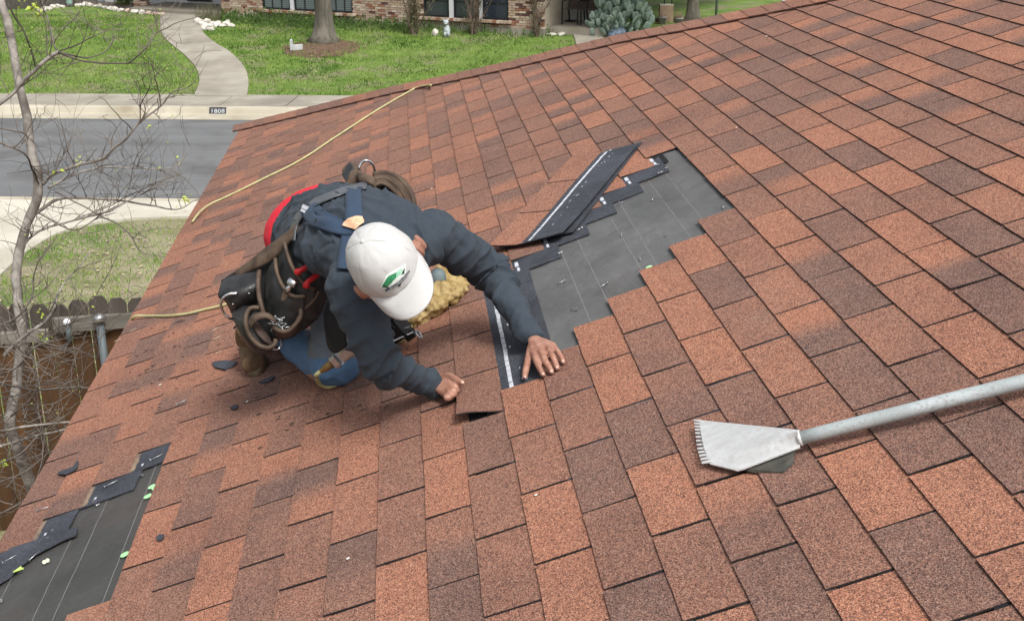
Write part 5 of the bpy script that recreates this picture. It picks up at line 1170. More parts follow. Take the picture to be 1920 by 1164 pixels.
# body: one continuous surface
def side_of(a, b_): return (b_-a).cross(tocam).normalized()
mb = MB()
ell(mb, [PEL, WAI, CHE, SHM], [(.155,.10), (.13,.09), (.15,.10), (.15,.07)], SIDE)
ell(mb, [SHM, SHM.lerp(hd(0,-.03,-.08), .6), hd(0,-.02,-.05)], [(.07,.06), (.058,.055), (.055,.055)], SIDE)
mb.ico(hd(0, 0, 0), (.074, .094, .105), 3, 0, HM); mb.ico(hd(0, .045, -.075), (.052, .05, .05), 3, 0, HM)
mb.ico(hd(0, .10, -.045), (.012, .018, .024), 2, 0, HM)                                   # nose
for s in (-1, 1):
    mb.ico(hd(s*.088, -.005, -.040), (.012, .022, .032), 2, 0, HM); mb.ico(hd(s*.104, -.016, -.040), (.009, .019, .030), 2, 0, HM)      # ears
    mb.ico(hd(s*.030, .078, -.018), (.018, .012, .008), 2, 0, HM)
mb.ico(hd(0, .088, -.085), (.024, .010, .008), 2, 0, HM)
for a, b_, c in ((RSH.lerp(SHM,.2), REL, RWR), (LSH.lerp(SHM,.2), LEL, LWR)): ell(mb, [a, b_, c], [(.038,.038), (.026,.026), (.028,.021)], side_of(a, b_))
for a, b_, c in ((LHIP, LKN, LAN), (RHIP, RKN, RAN)): ell(mb, [a, b_, c], [(.08,.08), (.055,.055), (.038,.038)], SIDE)
def chain(mb, P, R, n=12):  # a finger 
    mb.tube(spline(P, 4), [R[0]+(R[1]-R[0])*i/((len(P)-1)*4) for i in range((len(P)-1)*4+1)], n)
    for p, r in ((P[0], R[0]), (P[-1], R[1])): mb.ico(p, (r, r, r), 2)
# left hand: palm down on the shingle, fingers reaching down to the joint
nails = MB()
kn = [at(1001, 664, .045), at(1013, 656, .049), at(1026, 650, .047), at(1037, 648, .040)]
wrL = at(998, 634, .052)
for k in kn: ell(mb, [wrL.lerp(k, .12), k], [(.015,.012), (.0115,.0105)], SIDE, 10)
for a, b_ in zip(kn, kn[1:]): ell(mb, [wrL.lerp((a+b_)/2, .2), (a+b_)/2], [(.016,.011), (.012,.0095)], SIDE, 10)
fing = [[kn[0], at(1008, 682, .042), at(1014, 694, .027), at(1018.5, 702, .0175)], [kn[1], at(1023, 677, .043), at(1030, 689, .027), at(1034, 697, .0175)],
        [kn[2], at(1036, 668, .040), at(1042, 681, .026), at(1045, 690, .0175)], [kn[3], at(1047, 661, .033), at(1053, 671, .023), at(1056, 679, .0165)]]
for i, f_ in enumerate(fing):
    chain(mb, f_, [(.0100,.0078), (.0104,.0080), (.0098,.0078), (.0088,.0070)][i])
    d = (f_[-1]-f_[-2]).normalized(); up = (N_*.8+tocam*.6); up = (up-d*up.dot(d)).normalized(); nails.ico(f_[-1]+up*.0048+d*.001, (.0048,.0048,.0048), 2, 0)
thumb = [wrL.lerp(kn[0], .35)+N_*-.006-SIDE*.010, at(990, 676, .036), at(986, 694, .026), at(984, 706, .018)]; chain(mb, thumb, (.0125,.0085))
nails.ico(thumb[-1]+tocam*.0055, (.0048,.0048,.0048), 2)
# right hand: pinches the lifted corner, thumb on top, fingers under the edge
wrR = at(815, 722, .045); kr = [at(838, 707, .050), at(841, 718, .047), at(840, 729, .042), at(836, 739, .035)]
for k in kr: ell(mb, [wrR.lerp(k, .12), k], [(.015,.012), (.0115,.0105)], SIDE, 10)
for a, b_ in zip(kr, kr[1:]): ell(mb, [wrR.lerp((a+b_)/2, .2), (a+b_)/2], [(.016,.012), (.0125,.0105)], SIDE, 10)
chain(mb, [at(826, 708, .050), at(842, 705, .056), at(856, 712, .054), at(866, 717, .049)], (.0125,.0085)); nails.ico(at(867, 717, .0535), (.0055,.0050,.0045), 2)
for a, p in zip(kr, ((861,723,.030), (858,731,.030), (853,739,.028), (846,745,.025))):
    x, y, h = p; chain(mb, [a, at(x-8, y+1, h+.012), at(x, y, h), at(x-9, y+3, h-.010)], (.0098,.0078))
body = remesh(mb, .0032, 3, .4, name='body')
def bodyfn(c, n):
    x, y, z = project(c); 
    return .0006*noise.noise(c*180)+.0005*noise.noise(c*90)
displace(body, bodyfn); link('body', body, M_SKIN, man); nails.obj('finger_nails', M_NAILS, man, True)
# eyes and hair on the hidden face
mb = MB()
for s in (-1, 1): mb.ico(hd(s*.030, .088, -.026), (.010,.008,.006), 2, 0, HM)
mb.obj('eyes', mat('eye_white', (.7,.68,.65), .3), man, True)
mb = MB(); mb.ico(hd(0, -.012, -.002), (.080,.092,.096), 3, .06, HM); mb.obj('hair', M_HAIR, man, True)
# hoodie
def segdist(p, a, b):
    ab = b-a; t = max(0, min(1, (p-a).dot(ab)/ab.dot(ab))); return (p-(a+ab*t)).length, t
mb = MB()
NE = SHM.lerp(hd(0,-.03,-.08), .55)
ell(mb, [PEL.lerp(WAI, -.25), PEL, WAI, CHE, SHM], [(.155,.10), (.184,.130), (.168,.120), (.180,.122), (.160,.088)], SIDE)
ell(mb, [SHM-SIDE*.02, NE], [(.11,.085), (.078,.068)], SIDE)
for a, b_, c in ((RSH, REL, RWR), (LSH, LEL, LWR)):
    mb.ico(a.lerp(SHM, .12)-N_*.004, (.074,.074,.074), 3); mb.ico(a.lerp(SHM, .45), (.083,.083,.083), 3)
    ell(mb, [a, a.lerp(b_, .5), b_, b_.lerp(c, .5), c.lerp(b_, -.03)], [(.072,.072), (.064,.063), (.051,.050), (.042,.041), (.036,.034)], side_of(a, b_))
hood = remesh(mb, .0045, 12, .5, name='hoodie')
segs = [(RSH, REL, 1), (REL, RWR, 2), (LSH, LEL, 3), (LEL, LWR, 4), (PEL, SHM, 0)]
UPV = SIDE.cross((SHM-PEL).normalized())
def folds(c, n):
    ds = [(segdist(c, a, b), a, b, k) for a, b, k in segs]; (dd, t), a, b, k = min(ds, key=lambda q: q[0][0]-(.05 if q[3] == 0 else 0)); L = (b-a).length; ax = (b-a)/L; s = (c-a).dot(ax); r = (c-a)-ax*s
    w = noise.noise(c*7)*.9; out = 0
    ridge = lambda z: (1-abs(math.sin(z*.5)))
    if k:
        near_el = math.exp(-((t-(1 if k in (1, 3) else 0))/.36)**2)*.9+.30
        rx, ry = r.dot(SIDE), r.dot(N_)
        q = s*118 + 5.5*noise.noise(Vector((rx*10, ry*10, k*3+s*5))) + 2.5*w; out = .0150*near_el*ridge(q)**1.4*(.45+.8*abs(noise.noise(Vector((rx*13, ry*13, s*9+k)))*2))
        q = s*60 + rx*50 + 3*noise.noise(c*9); out += .0130*near_el*ridge(q)**2
        out += .007*noise.noise(c*17) + .003*noise.noise(c*42)
    else:
        sd = (c-PEL).dot(SIDE); lateral = min(1, abs(sd)/.09)
        q = sd*150 + 5*noise.noise(c*6) - 60*s*sd; out = .0140*ridge(q)**1.5*(.35+.65*lateral)*(.4+1.2*abs(noise.noise(c*8)))
        q = sd*70 + 55*s + 4*noise.noise(c*6+Vector((4,4,4))); out += .0130*ridge(q)**2.2*(.3+1.1*abs(noise.noise(c*6)))
        out += .007*noise.noise(c*12) + .0025*noise.noise(c*36)
        qq = s*120+4*noise.noise(c*8); out += .004*ridge(qq)**2*math.exp(-((s-.12)/.09)**2)
    if not k: out *= min(1, max(.15, (s+.02)/.14))
    return out
displace(hood, folds)
ho = link('hoodie', hood, M_HOOD, man)
bv = BVHTree.FromPolygons([v.co.copy() for v in hood.vertices], [tuple(p.vertices) for p in hood.polygons])
def surf(x, y, off=.002, tree=None, dflt=None):
    d = ray(x, y).normalized(); h = (tree or bv).ray_cast(CAM, d)
    if h[0] is None: return None
    n = h[1] if h[1].dot(d) < 0 else -h[1]; return h[0] + n*off*.6 - d*off*.4
def ribbon_px(px, w, name, m, off=.0035, tree=None, nw=5, th=.004, sub=8, fallback=None, parent=man):
    C = spline([Vector((x, y, 0)) for x, y in px], sub); rows = []
    for i, c in enumerate(C):
        t = (C[min(i+1, len(C)-1)]-C[max(i-1, 0)]).normalized(); nn = Vector((-t.y, t.x, 0)); ww = w[0]+(w[1]-w[0])*i/(len(C)-1) if isinstance(w, tuple) else w
        row = [surf(c.x+nn.x*ww*(j/(nw-1)-.5), c.y+nn.y*ww*(j/(nw-1)-.5), off, tree) for j in range(nw)]
        if all(q is not None for q in row): rows.append(row)
    # smooth along the band so it bridges the small folds
    for _ in range(16):
        R2 = [r[:] for r in rows]
        for i in range(1, len(rows)-1):
            for j in range(nw): R2[i][j] = rows[i-1][j]*.25+rows[i][j]*.5+rows[i+1][j]*.25
        rows = R2
    if len(rows) < 2: return None
    V = [q-ray(960,582).normalized()*.0015 for r in rows for q in r]; m_ = len(V); V += [q+F*th for q in V]; k = len(rows)
    FF = [(i*nw+j, i*nw+j+1, (i+1)*nw+j+1, (i+1)*nw+j) for i in range(k-1) for j in range(nw-1)]
    rim = [(0, j) for j in range(nw)] + [(i, nw-1) for i in range(1, k)] + [(k-1, j) for j in range(nw-2, -1, -1)] + [(i, 0) for i in range(k-2, 0, -1)]
    FF += [(rim[q][0]*nw+rim[q][1], rim[q][0]*nw+rim[q][1]+m_, rim[(q+1) % len(rim)][0]*nw+rim[(q+1) % len(rim)][1]+m_, rim[(q+1) % len(rim)][0]*nw+rim[(q+1) % len(rim)][1]) for q in range(len(rim))]
    me = mesh(V, FF, True); return link(name, me, m, parent)
# red shirt showing past the hem of the hoodie
mb = MB(); SP = PEL - (WAI-PEL)*.35; ell(mb, [SP + img(-1, .5)*.012, PEL + img(-1, .5)*.012 - SIDE*.006], [(.165,.112), (.186,.130)], SIDE); shirt = remesh(mb, .008, 3, .5, name='shirt'); link('shirt', shirt, M_RED, man)
# jeans
mb = MB()
ell(mb, [PEL-(WAI-PEL)*.1-tocam*.05, PEL-tocam*.05], [(.150,.09), (.14,.09)], SIDE)
ell(mb, [LHIP-(WAI-PEL)*.2, LHIP.lerp(LKN, .5), LKN], [(.105,.11), (.095,.095), (.078,.074)], SIDE); ell(mb, [LKN, LKN.lerp(LAN, .5), LAN], [(.074,.070), (.068,.064), (.056,.05)], SIDE)
ell(mb, [RHIP-tocam*.06, RHIP.lerp(RKN, .5)-tocam*.03, RKN], [(.08,.08), (.08,.08), (.070,.070)], SIDE); ell(mb, [RKN, RKN.lerp(RAN, .45), RKN.lerp(RAN, .66)], [(.068,.068), (.060,.060), (.056,.054)], SIDE)
jeans = remesh(mb, .006, 6, .5, name='jeans')
def jf(c, n):
    (dd, t) = segdist(c, LHIP, LKN); k = .007*(1-abs(math.sin(((c-LHIP).dot((LKN-LHIP).normalized())*48+3*noise.noise(c*9))*.5)))**2*(t**2+.2); return k + .003*noise.noise(c*26) + .004*(1-abs(noise.noise(c*13)))**5
displace(jeans, jf); jo = link('jeans', jeans, M_JEAN, man); bvj = BVHTree.FromPolygons([v.co.copy() for v in jeans.vertices], [tuple(p.vertices) for p in jeans.polygons])
jeans.materials.append(M_JEAN2)
mi = []
for p in jeans.polygons:
    x, y, z = project(p.center); (dd, t) = segdist(p.center, LHIP, LKN); mi.append(1 if (x > 566+ .1*(y-560) + 6*noise.noise(p.center*30) and y < 672 and t > .05) else 0)
jeans.polygons.foreach_set('material_index', mi)
# boots
def boot(heel, toe, ank, shin, label=None):
    d = (toe-heel).normalized(); sd2 = d.cross(N_).normalized(); b_ = MB(); L = (toe-heel).length
    ell(b_, [heel, heel.lerp(toe, .45)+N_*.006, toe], [(.036,.040), (.040,.040), (.044,.030)], sd2); ell(b_, [heel.lerp(toe, .12)+N_*.02, ank, ank.lerp(shin, .22)], [(.042,.05), (.043,.048), (.050,.052)], sd2)
    me = remesh(b_, .005, 4, .5, name='boot'); displace(me, lambda c, n: .0018*noise.noise(c*40)+.002*(1-abs(noise.noise(c*30)))**5); o = link('boot', me, M_BOOT, man)
    s_ = MB(); n = 26; out = []
    for i in range(n):
        a = i/n*6.283; f = math.cos(a); w_ = math.sin(a); ww = .049 if f > 0 else .042; ww *= (1-.12*math.exp(-((f+.1)/.3)**2)); c = heel.lerp(toe, .5); out.append(c + d*(f*(L*.5+.043)) + sd2*w_*ww)
    h0 = min(uvh(p)[2] for p in out); base = [p-N_*(uvh(p)[2]-.0105) for p in out]; s_.prism(base, N_*.013); s_.obj('sole', M_SOLE, o)
    lc = MB()
    for k in range(5):
        c = heel.lerp(toe, .52-.09*k)+N_*(.036+.013*k); lc.tube([c-sd2*.028-N_*.006, c+N_*.006, c+sd2*.028-N_*.006], .0035, 6)
    c = heel.lerp(toe, .30)+N_*.075; lc.tube(spline([c, c-sd2*.05+N_*.0, c-sd2*.07-N_*.045+d*.02, c-sd2*.075-N_*.062+d*.05]), .0022, 5); lc.tube(spline([c, c-sd2*.045+N_*.01, c-sd2*.055-N_*.02, c-sd2*.02-N_*.02]), .0022, 5)
    lc.obj('laces', mat('black_lace', (.012,.01,.01), .7), o); return o
hl, to_ = at(468, 640, .050), at(476, 682, .040); boot(hl, to_, at(466, 626, .12), at(486, 590, .26))
lh = LAN + (LAN-LKN).normalized()*.05; boot2 = MB(); ell(boot2, [LAN, lh, lh+(LAN-LKN).normalized()*.14-N_*.01], [(.045,.042), (.042,.045), (.044,.03)], N_); link('boot', remesh(boot2, .007, 3, .5, name='boot'), M_BOOT, man)
# knee pad strap: the dark panel between thigh and arm
# suspenders, clips, belt
tb = [(560,470),(551,452),(553,428),(566,403),(590,384),(620,370),(652,358),(686,351),(712,349)]
ribbon_px(tb[1:], 14, 'belt', M_BEL, .013, th=.012)
su = ribbon_px([(577,393),(586,410),(606,421),(628,428),(650,432),(668,428)], (23, 27), 'suspender', M_STRAP, .014, th=.010); ribbon_px([(590,384),(600,396),(622,410),(648,424)], (16, 14), 'suspender', M_STRAP, .011, th=.008)
ribbon_px([(664,358),(664,380),(665,402),(666,426)], (28, 31), 'suspender', M_STRAP, .016, th=.010); ribbon_px([(658,428),(654,450),(650,480),(648,508)], 27, 'suspender', M_STRAP, .013, th=.010)
def patch_px(poly, name, m, off, tree=None, parent=man, th=.003):
    cx_, cy_ = sum(p[0] for p in poly)/len(poly), sum(p[1] for p in poly)/len(poly); ring = []
    for i in range(len(poly)):
        a, b_ = poly[i], poly[(i+1) % len(poly)]
        for k in range(4): ring.append((a[0]+(b_[0]-a[0])*k/4, a[1]+(b_[1]-a[1])*k/4))
    V = []; K = (1, .66, .33)
    for k in K:
        for x, y in ring:
            q = surf(cx_+(x-cx_)*k, cy_+(y-cy_)*k, off, tree); V.append(q)
    V.append(surf(cx_, cy_, off, tree)); good = [v for v in V if v is not None]
    if not good: return None
    av = sum(good, Vector())/len(good); V = [v if v is not None else av for v in V]; n = len(ring)
    FF = [(r*n+i, r*n+(i+1) % n, (r+1)*n+(i+1) % n, (r+1)*n+i) for r in range(2) for i in range(n)] + [(2*n+i, 2*n+(i+1) % n, 3*n) for i in range(n)]
    m_ = len(V); V += [V[i]+F*th for i in range(n)]; FF += [(i, m_+i, m_+(i+1) % n, (i+1) % n) for i in range(n)]
    return link(name, mesh(V, FF, False), m, parent)
patch_px([(645,428),(658,411),(680,413),(681,421),(671,433)], 'suspender_patch', M_TAN, .024, th=.006)
for x, y, a in ((581,393,-.5), (661,352,-.12)):
    mb = MB(); c = surf(x, y, .026) or atd(x, y, 3.85); ex = img(math.cos(a), -math.sin(a)*-1); ey = img(-math.sin(a)*-1*-1, math.cos(a)); mb.box(c, ex*.011, ey*.006, tocam*.004); mb.box(c-ey*.012, ex*.009, ey*.004, tocam*.003); mb.obj('clip', M_CHR, man)
# cap
CR = (.090, .110, .104)
capb = MB(); V = []; nr, na = 22, 72
capC = hd(0, -.004, .006)
for i in range(nr+1):
    th_ = (i/nr)*math.radians(103); 
    for j in range(na):
        a = j/na*2*math.pi; seam = .0014*math.exp(-((((a/(math.pi/3)) % 1)-.5)/.045)**2*1.0) ; 
        crease = .0058*noise.noise(Vector((math.cos(a)*2.2, math.sin(a)*2.2, th_*1.6))) + .0030*(1-abs(noise.noise(Vector((math.cos(a)*1.7, math.sin(a)*1.7, th_*2+5)))))**6 + .0016*noise.noise(Vector((math.cos(a)*6, math.sin(a)*6, th_*4)))
        k = 1 - seam*6*math.sin(th_) + crease*6*math.sin(th_); flat = 1.0
        V.append(capC + HS*(CR[0]*math.sin(th_)*math.cos(a)*k) + HF_*(CR[1]*math.sin(th_)*math.sin(a)*k) + HC*(CR[2]*math.cos(th_)*(k if th_ < 1.4 else 1)))
FF = [(i*na+j, i*na+(j+1) % na, (i+1)*na+(j+1) % na, (i+1)*na+j) for i in range(nr) for j in range(na)]
cap_me = mesh(V, FF, True); cap = link('cap', cap_me, M_CAP, man)
bvc = BVHTree.FromPolygons([Vector(v) for v in V], FF)
mb = MB(); mb.ico(capC+HC*(CR[2]+.0015), (.0065,.0065,.003), 2, 0, HM); mb.obj('button', M_CAP, cap, True)
# stitched seams as fine raised threads
mb = MB()
for j in range(6):
    a = (j+.5)*math.pi/3
    for off_ in (-.018, .018):
        P = [capC + (HS*(CR[0]*math.sin(t)*math.cos(a+off_)) + HF_*(CR[1]*math.sin(t)*math.sin(a+off_)))*1.001 + HC*(CR[2]*math.cos(t)*1.004) for t in np.linspace(.12, 1.65, 16)]; mb.tube(P, .0003, 4)
mb.obj('stitching', noisy('seam_thread', (.50,.48,.455), (.60,.585,.56), 30), cap)
# brim
V = []; nb_, nl = 40, 12
for i in range(nl+1):
    s = i/nl
    for j in range(nb_+1):
        a = math.radians(90 + (j/nb_-.5)*150); th_ = math.radians(97); x = CR[0]*math.sin(th_)*math.cos(a)*1.0; y = CR[1]*math.sin(th_)*math.sin(a)
        q = (j/nb_-.5)*2; reach = .082*(1-abs(q)**2.6)**.6 if abs(q) < 1 else 0; yy = y + reach*s*1.0; xx = x*(1 + .04*math.sin(s*3.1)*(1-abs(q)))
        z = CR[2]*math.cos(th_) - .020*(xx/.09)**2*s*1.0 - .012*s*s - .004*s
        V.append(capC + HS*xx + HF_*yy + HC*z)
m_ = len(V); V += [v-HC*.003 for v in V]; w_ = nb_+1; FF = [(i*w_+j, i*w_+j+1, (i+1)*w_+j+1, (i+1)*w_+j) for i in range(nl) for j in range(nb_)]; FF += [(f[0]+m_, f[3]+m_, f[2]+m_, f[1]+m_) for f in FF[:nl*nb_]] + [(nl*w_+j, nl*w_+j+1, nl*w_+j+1+m_, nl*w_+j+m_) for j in range(nb_)]
brim = link('brim', mesh(V, FF, True), M_CAP, cap)
mb = MB()
for rr_ in (.45, .85):
    P = []
    for j in range(3, nb_-2):
        i = rr_*nl; i0 = int(i); q = V[i0*w_+j].lerp(V[(i0+1)*w_+j], i-i0); P.append(q+HC*.0004)
    mb.tube(P, .00025, 4)
mb.obj('stitching', bpy.data.materials['seam_thread'], brim)
# emblem embroidered on the front of the cap
def c2(x, y): return (640+x/5.82, 400+y/5.82)
M_EG = noisy('emblem_green', (.02,.16,.07), (.05,.30,.13), 160); M_EW = mat('emblem_white', (.72,.78,.74), .7); M_EN = mat('emblem_navy', (.045,.05,.075), .7); M_EB = mat('emblem_black', (.015,.02,.02), .7); M_EL = mat('emblem_pale_green', (.30,.58,.42), .7)
em = patch_px([c2(*q) for q in ((424,806),(496,668),(698,548),(702,650),(610,750),(500,828))], 'emblem', M_EW, .0012, bvc, cap, .0008)
for poly, m in ((((442,794),(506,688),(600,640),(596,700),(520,790),(496,806)), M_EG), (((600,640),(680,576),(672,640),(600,700)), M_EL), (((630,620),(682,572),(676,612),(640,650)), M_EW), (((690,590),(684,652),(650,672),(664,640)), M_EB), (((436,800),(470,786),(520,792),(505,812)), M_EB),
                (((476,828),(560,800),(660,720),(738,618),(748,634),(700,705),(640,770),(560,822),(488,858)), M_EN), (((600,790),(650,762),(640,795)), M_EB)):
    if em: patch_px([c2(*q) for q in poly], 'emblem_field', m, .0022 if m is not M_EN else .0026, bvc, em, .0006)
def text_px(body_, p0, p1, size, m, off, tree, parent, curve=0):
    cu = bpy.data.curves.new('t', 'FONT'); cu.body = body_; cu.size = 1; o = bpy.data.objects.new('t', cu); COL.objects.link(o); dg = bpy.context.evaluated_depsgraph_get(); me = bpy.data.meshes.new_from_object(o.evaluated_get(dg)); bpy.data.objects.remove(o)
    xs_ = [v.co.x for v in me.vertices]; x0, x1 = min(xs_), max(xs_); a = Vector((*p0, 0)); b_ = Vector((*p1, 0)); t = (b_-a); nn = Vector((t.y, -t.x, 0)).normalized()
    for v in me.vertices:
        k = (v.co.x-x0)/(x1-x0); p = a + t*k + nn*(v.co.y*size + curve*math.sin(k*math.pi)); q = surf(p.x, p.y, off, tree); v.co = q if q is not None else capC
    return link('lettering', me, m, parent)
if em:
    text_px('TROPICAL', c2(528, 812), c2(688, 672), 52/5.82, M_EW, .0075, bvc, em, 1.0)
    text_px('ROOFING & RENOVATIONS', c2(498, 850), c2(742, 640), 20/5.82, M_EW, .0058, bvc, em, -3.0)
# ------------------------------------------------------------------ tool belt pouches
belt = thing('x', None, None); bpy.data.objects.remove(belt)
def loft(rows, name, m, parent=man, th=.004, sub=5, bulge=0):
    R = [spline([atd(*q) for q in r], sub) for r in rows]; n = min(len(r) for r in R); R = [r[:n] for r in R]; G = []
    cols = [spline([r[j] for r in R], sub) for j in range(n)]; k = len(cols[0]); V = []
    for i in range(k):
        for j in range(n):
            q = cols[j][i]; d = (CAM-q).normalized(); V.append(q + d*bulge*math.sin(math.pi*i/(k-1))*math.sin(math.pi*j/(n-1)) + Vector((1,1,1))*.0015*noise.noise(q*40))
    m_ = len(V); V += [v+F*th for v in V]; FF = [(i*n+j, i*n+j+1, (i+1)*n+j+1, (i+1)*n+j) for i in range(k-1) for j in range(n-1)]; FF += [(f[0]+m_, f[3]+m_, f[2]+m_, f[1]+m_) for f in FF]
    rim = [(0, j) for j in range(n)] + [(i, n-1) for i in range(1, k)] + [(k-1, j) for j in range(n-2, -1, -1)] + [(i, 0) for i in range(k-2, 0, -1)]
    FF += [(rim[q][0]*n+rim[q][1], rim[q][0]*n+rim[q][1]+m_, rim[(q+1) % len(rim)][0]*n+rim[(q+1) % len(rim)][1]+m_, rim[(q+1) % len(rim)][0]*n+rim[(q+1) % len(rim)][1]) for q in range(len(rim))]
    return link(name, mesh(V, FF, True), m, parent)
def trim(px, r, name, m, parent): mb = MB(); mb.tube(spline([atd(*q) for q in px], 7), r, 8); return mb.obj(name, m, parent, True)
D = 3.80
back = loft([[(588,398,D-.02),(566,420,D),(538,448,D),(500,478,D+.04),(455,500,D+.08),(414,526,D+.1)], [(602,470,D-.02),(590,500,D),(560,530,D),(520,550,D+.03),(470,565,D+.06),(425,570,D+.08)], [(612,560,D),(600,590,D),(575,615,D),(540,635,D),(500,640,D),(455,625,D+.04)]], 'tool_pouch', M_LEA, bulge=.03)
loft([[(585,398,D-.035),(562,412,D-.03),(535,436,D-.03),(500,462,D),(465,490,D+.03),(436,512,D+.06)], [(590,412,D-.045),(568,428,D-.045),(545,452,D-.045),(515,485,D-.02),(478,505,D+.01),(440,520,D+.05)]], 'flap', M_LEB, back, bulge=.012)
# nested pockets with bound lips
lipA = [(533,455,D-.05),(540,480,D-.06),(552,508,D-.075),(570,532,D-.08),(590,543,D-.07)]
lipB = [(516,484,D-.05),(519,510,D-.06),(530,536,D-.075),(550,555,D-.08),(572,555,D-.075)]
lipC = [(486,508,D-.02),(484,530,D-.05),(486,556,D-.06),(492,580,D-.06),(496,592,D-.05)]
loft([lipA, [(524,470,D-.02),(530,500,D-.045),(545,535,D-.06),(565,560,D-.065),(592,570,D-.05)], [(520,500,D),(520,540,D-.03),(535,580,D-.04),(565,600,D-.03),(596,600,D-.01)]], 'pocket', M_LEA, back); trim(lipA, .0065, 'binding', M_LEB, back)
loft([lipB, [(505,500,D-.02),(508,535,D-.05),(520,565,D-.06),(545,585,D-.06),(570,590,D-.05)], [(498,520,D),(498,560,D-.02),(510,600,D-.03),(535,618,D-.03),(565,615,D-.02)]], 'pocket', M_LEA, back); trim(lipB, .0065, 'binding', M_LEB, back); trim(lipC, .0075, 'binding', M_LEB, back)
trim([(598,546,D-.06),(590,560,D-.055),(572,578,D-.05),(556,588,D-.05)], .005, 'binding', M_LEB, back)
# hammer holder block with steel loop
hb = loft([[(411,540,D+.02),(420,524,D+.03),(450,514,D+.02),(482,508,D)], [(409,556,D-.02),(425,548,D-.03),(455,540,D-.04),(486,532,D-.04)], [(424,568,D),(440,572,D-.02),(462,562,D-.03),(484,556,D-.02)], [(436,586,D+.03),(450,582,D+.02),(470,574,D),(488,566,D)]], 'hammer_holder', M_LEA, back, bulge=.01)
mb = MB()
for (x, y) in ((433,551),(444,549),(469,540),(467,550),(437,570)): mb.ico(atd(x, y, D-.055), (.003,.003,.003), 2)
mb.obj('rivet', M_CHR, hb, True); trim([(444,550,D-.055),(430,551,D-.06),(419,558,D-.06),(414,570,D-.05),(418,584,D-.03),(428,596,D-.02),(436,598,D)], .0042, 'steel_loop', M_CHR, hb)
# lower nail pouches with brown rims
lp = loft([[(434,588,D+.02),(441,580,D),(455,574,D-.03),(472,573,D-.05),(486,578,D-.05)], [(437,600,D),(444,606,D-.03),(456,612,D-.06),(468,618,D-.06),(480,610,D-.05)], [(447,618,D),(456,634,D-.03),(470,648,D-.04),(490,654,D-.04),(508,650,D-.03)], [(455,634,D+.03),(465,650,D+.01),(482,662,D),(502,664,D),(514,655,D)]], 'nail_pouch', M_LEB if False else M_LEA, back)
ring = [(486,577,D-.065),(470,578,D-.07),(462,590,D-.075),(461,608,D-.08),(468,628,D-.08),(484,646,D-.075),(502,652,D-.07),(514,646,D-.06),(517,636,D-.055)]
trim(ring, .0075, 'binding', M_LEB, lp); loft([ring[1:6], [(478,586,D-.03),(472,600,D-.03),(474,614,D-.03),(482,630,D-.03),(494,640,D-.03)]], 'inner_wall', M_LEB, lp)
loft([[(472,598,D-.06),(484,604,D-.05),(498,620,D-.04),(508,634,D-.03)], [(474,616,D-.06),(486,630,D-.06),(498,642,D-.06),(508,644,D-.05)]], 'inner_wall', noisy('dusty_leather', (.045,.03,.024), (.08,.055,.045), 20), lp)
fl = loft([[(465,606,D-.085),(474,590,D-.09),(490,585,D-.09),(505,588,D-.085),(516,598,D-.08)], [(470,616,D-.085),(480,602,D-.095),(494,598,D-.095),(506,600,D-.09),(519,606,D-.08)]], 'curled_flap', M_LEB, lp, bulge=.006)
ring2 = [(512,612,D-.06),(524,620,D-.07),(540,620,D-.07),(554,608,D-.065),(563,594,D-.06),(563,580,D-.055),(552,576,D-.05)]
trim(ring2, .0075, 'binding', M_LEB, lp); loft([ring2, [(500,604,D-.02),(516,628,D-.01),(540,632,D-.01),(558,618,D-.01),(568,600,D-.01),(566,586,D-.01),(556,578,D-.01)]], 'pocket', M_LEB, lp)
loft([[(552,574,D-.05),(562,582,D-.055),(562,596,D-.06)], [(546,582,D-.035),(548,592,D-.035),(544,602,D-.035)]], 'inner_wall', M_LEB, lp)
mb = MB(); rr = random.Random(6)
for k in range(26):
    c = atd(rr.uniform(510, 534), rr.uniform(596, 616), D-.055+rr.uniform(0,.03)); d = (img(rr.uniform(-1,1), rr.uniform(-.3,.6))+tocam*rr.uniform(-.4,.4)).normalized(); mb.tube([c-d*.014, c+d*.014], .0016, 5); mb.ico(c+d*.014, (.0042,.0042,.0025), 1)
tag(mb.obj('nails', M_GALV, None, True), 'bright roofing nails heaped in the lower tool pouch', 'nails', kind='stuff')
trim([(526,636,D-.03),(527,646,D-.04),(522,654,D-.05),(512,655,D-.04)], .0025, 'steel_loop', M_CHR, lp)
# back pouches beyond the far hip
D3 = 4.02
bp = loft([[(641,328,D3+.05),(643,316,D3+.08),(656,304,D3+.1),(668,308,D3+.06),(676,318,D3+.02)], [(648,340,D3),(652,330,D3+.02),(664,324,D3+.02),(676,330,D3),(686,338,D3-.02)], [(655,352,D3),(662,348,D3),(674,344,D3),(686,350,D3-.01),(698,356,D3-.02)]], 'tool_pouch', M_LEB, bulge=.02)
loft([[(642,328,D3+.02),(648,314,D3+.04),(656,305,D3+.05)], [(648,342,D3-.02),(654,330,D3),(664,316,D3+.02)]], 'side_panel', M_LEA, bp)
loft([[(668,322,D3-.02),(685,326,D3-.04),(700,332,D3-.05),(706,342,D3-.05)], [(672,340,D3-.05),(688,346,D3-.07),(700,352,D3-.07),(708,360,D3-.06)]], 'roll', M_LEB, bp, bulge=.02)
trim([(673,316,D3+.02),(678,305,D3+.02),(687,301,D3+.02),(697,306,D3+.03),(702,316,D3+.04),(703,328,D3+.05)], .0042, 'steel_loop', M_CHR, bp)
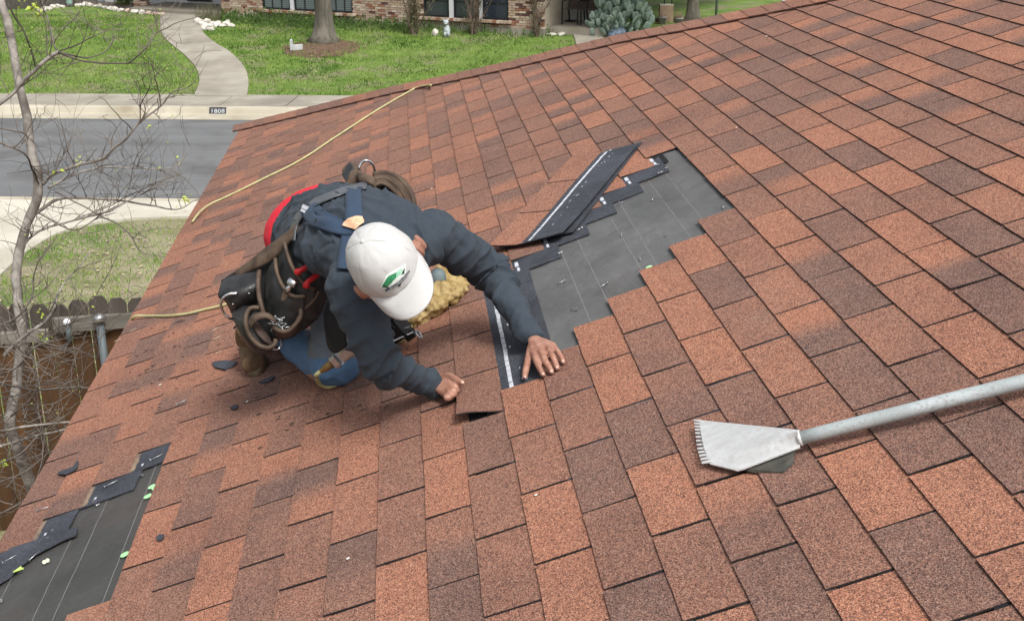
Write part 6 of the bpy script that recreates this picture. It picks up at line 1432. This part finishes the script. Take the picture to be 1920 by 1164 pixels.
a1 = [(700,327,D3-.02),(722,324,D3),(744,333,D3+.02),(763,352,D3+.03),(774,374,D3+.03),(777,392,D3+.03)]; a2 = [(702,336,D3-.04),(720,334,D3-.03),(738,344,D3-.02),(753,360,D3-.01),(762,378,D3),(764,394,D3)]; a3 = [(703,347,D3-.06),(716,344,D3-.06),(731,351,D3-.05),(743,364,D3-.04),(750,380,D3-.03),(752,394,D3-.03)]
a0_ = [(726,328,D3+.08),(740,328,D3+.08),(757,339,D3+.08),(770,356,D3+.08),(777,374,D3+.08),(778,392,D3+.08)]
for q, r_ in ((a0_, .007), (a1, .008), (a2, .007), (a3, .007)): trim(q, r_, 'binding', M_LEB, bp)
loft([a1, a2], 'pocket', M_LEB, bp); loft([a3, [(706,360,D3-.03),(714,358,D3-.02),(722,368,D3-.01),(728,380,D3),(730,392,D3),(730,402,D3)]], 'pocket', M_LEA, bp); loft([a0_, a1], 'pocket', M_LEB, bp); loft([a2, a3], 'pocket', M_LEB, bp)
# ------------------------------------------------------------------ tools carried in the pouches
M_REDH = noisy('red_rubber', (.42,.012,.018), (.55,.025,.03), 30, .45, .15)
pl_ = thing('pliers', 'red-handled pliers standing in the right tool pouch of the roofer', 'pliers', tuple(atd(575, 515, D)))
for q in (((558,510,D-.10),(566,506,D-.10),(580,497,D-.09),(592,490,D-.08)), ((574,535,D-.10),(578,528,D-.10),(590,519,D-.09),(602,510,D-.08))):
    mb = MB(); P = spline([atd(*k) for k in q], 5); mb.tube(P, [(.011-.003*min(1, i/5)) for i in range(len(P))], 12); mb.ico(P[0], (.011,.009,.011), 2); mb.obj('handle', M_REDH, pl_, True)
mb = MB(); mb.tube([atd(592,490,D-.08), atd(612,498,D-.05)], .006, 8); mb.tube([atd(602,510,D-.08), atd(612,498,D-.05)], .006, 8); mb.tube([atd(612,498,D-.05), atd(628,492,D-.02)], [.010,.004], 8); mb.obj('jaws', M_GALV, pl_, True)
hm = thing('hammer', 'hammer with bright steel head poking out of the middle pocket', 'hammer', tuple(atd(546, 532, D)))
mb = MB(); a, b_ = atd(541, 526, D-.10), atd(555, 534, D-.105); mb.tube([a, a.lerp(b_, .1), b_.lerp(a, .1), b_], [.0105,.0130,.0130,.0115], 14); c = a.lerp(b_, .5); e = atd(537, 548, D-.08); mb.tube([c, c.lerp(e, .45), c.lerp(e, .5), e], [.0075,.007,.009,.009], 12); mb.obj('head', M_CHR, hm, True)
mb = MB(); mb.tube([e, atd(530, 566, D-.05), atd(527, 590, D-.03)], .010, 10); mb.obj('handle', M_LEB, hm, True)
# black knee guard between the thigh and the arm
kg = loft([[(612,566,3.66),(630,580,3.60),(646,610,3.56),(650,650,3.56)], [(606,590,3.70),(609,620,3.68),(614,650,3.66),(626,664,3.62)]], 'knee_pad', mat('black_knee_pad', (.007,.007,.008), .7), bulge=.0)
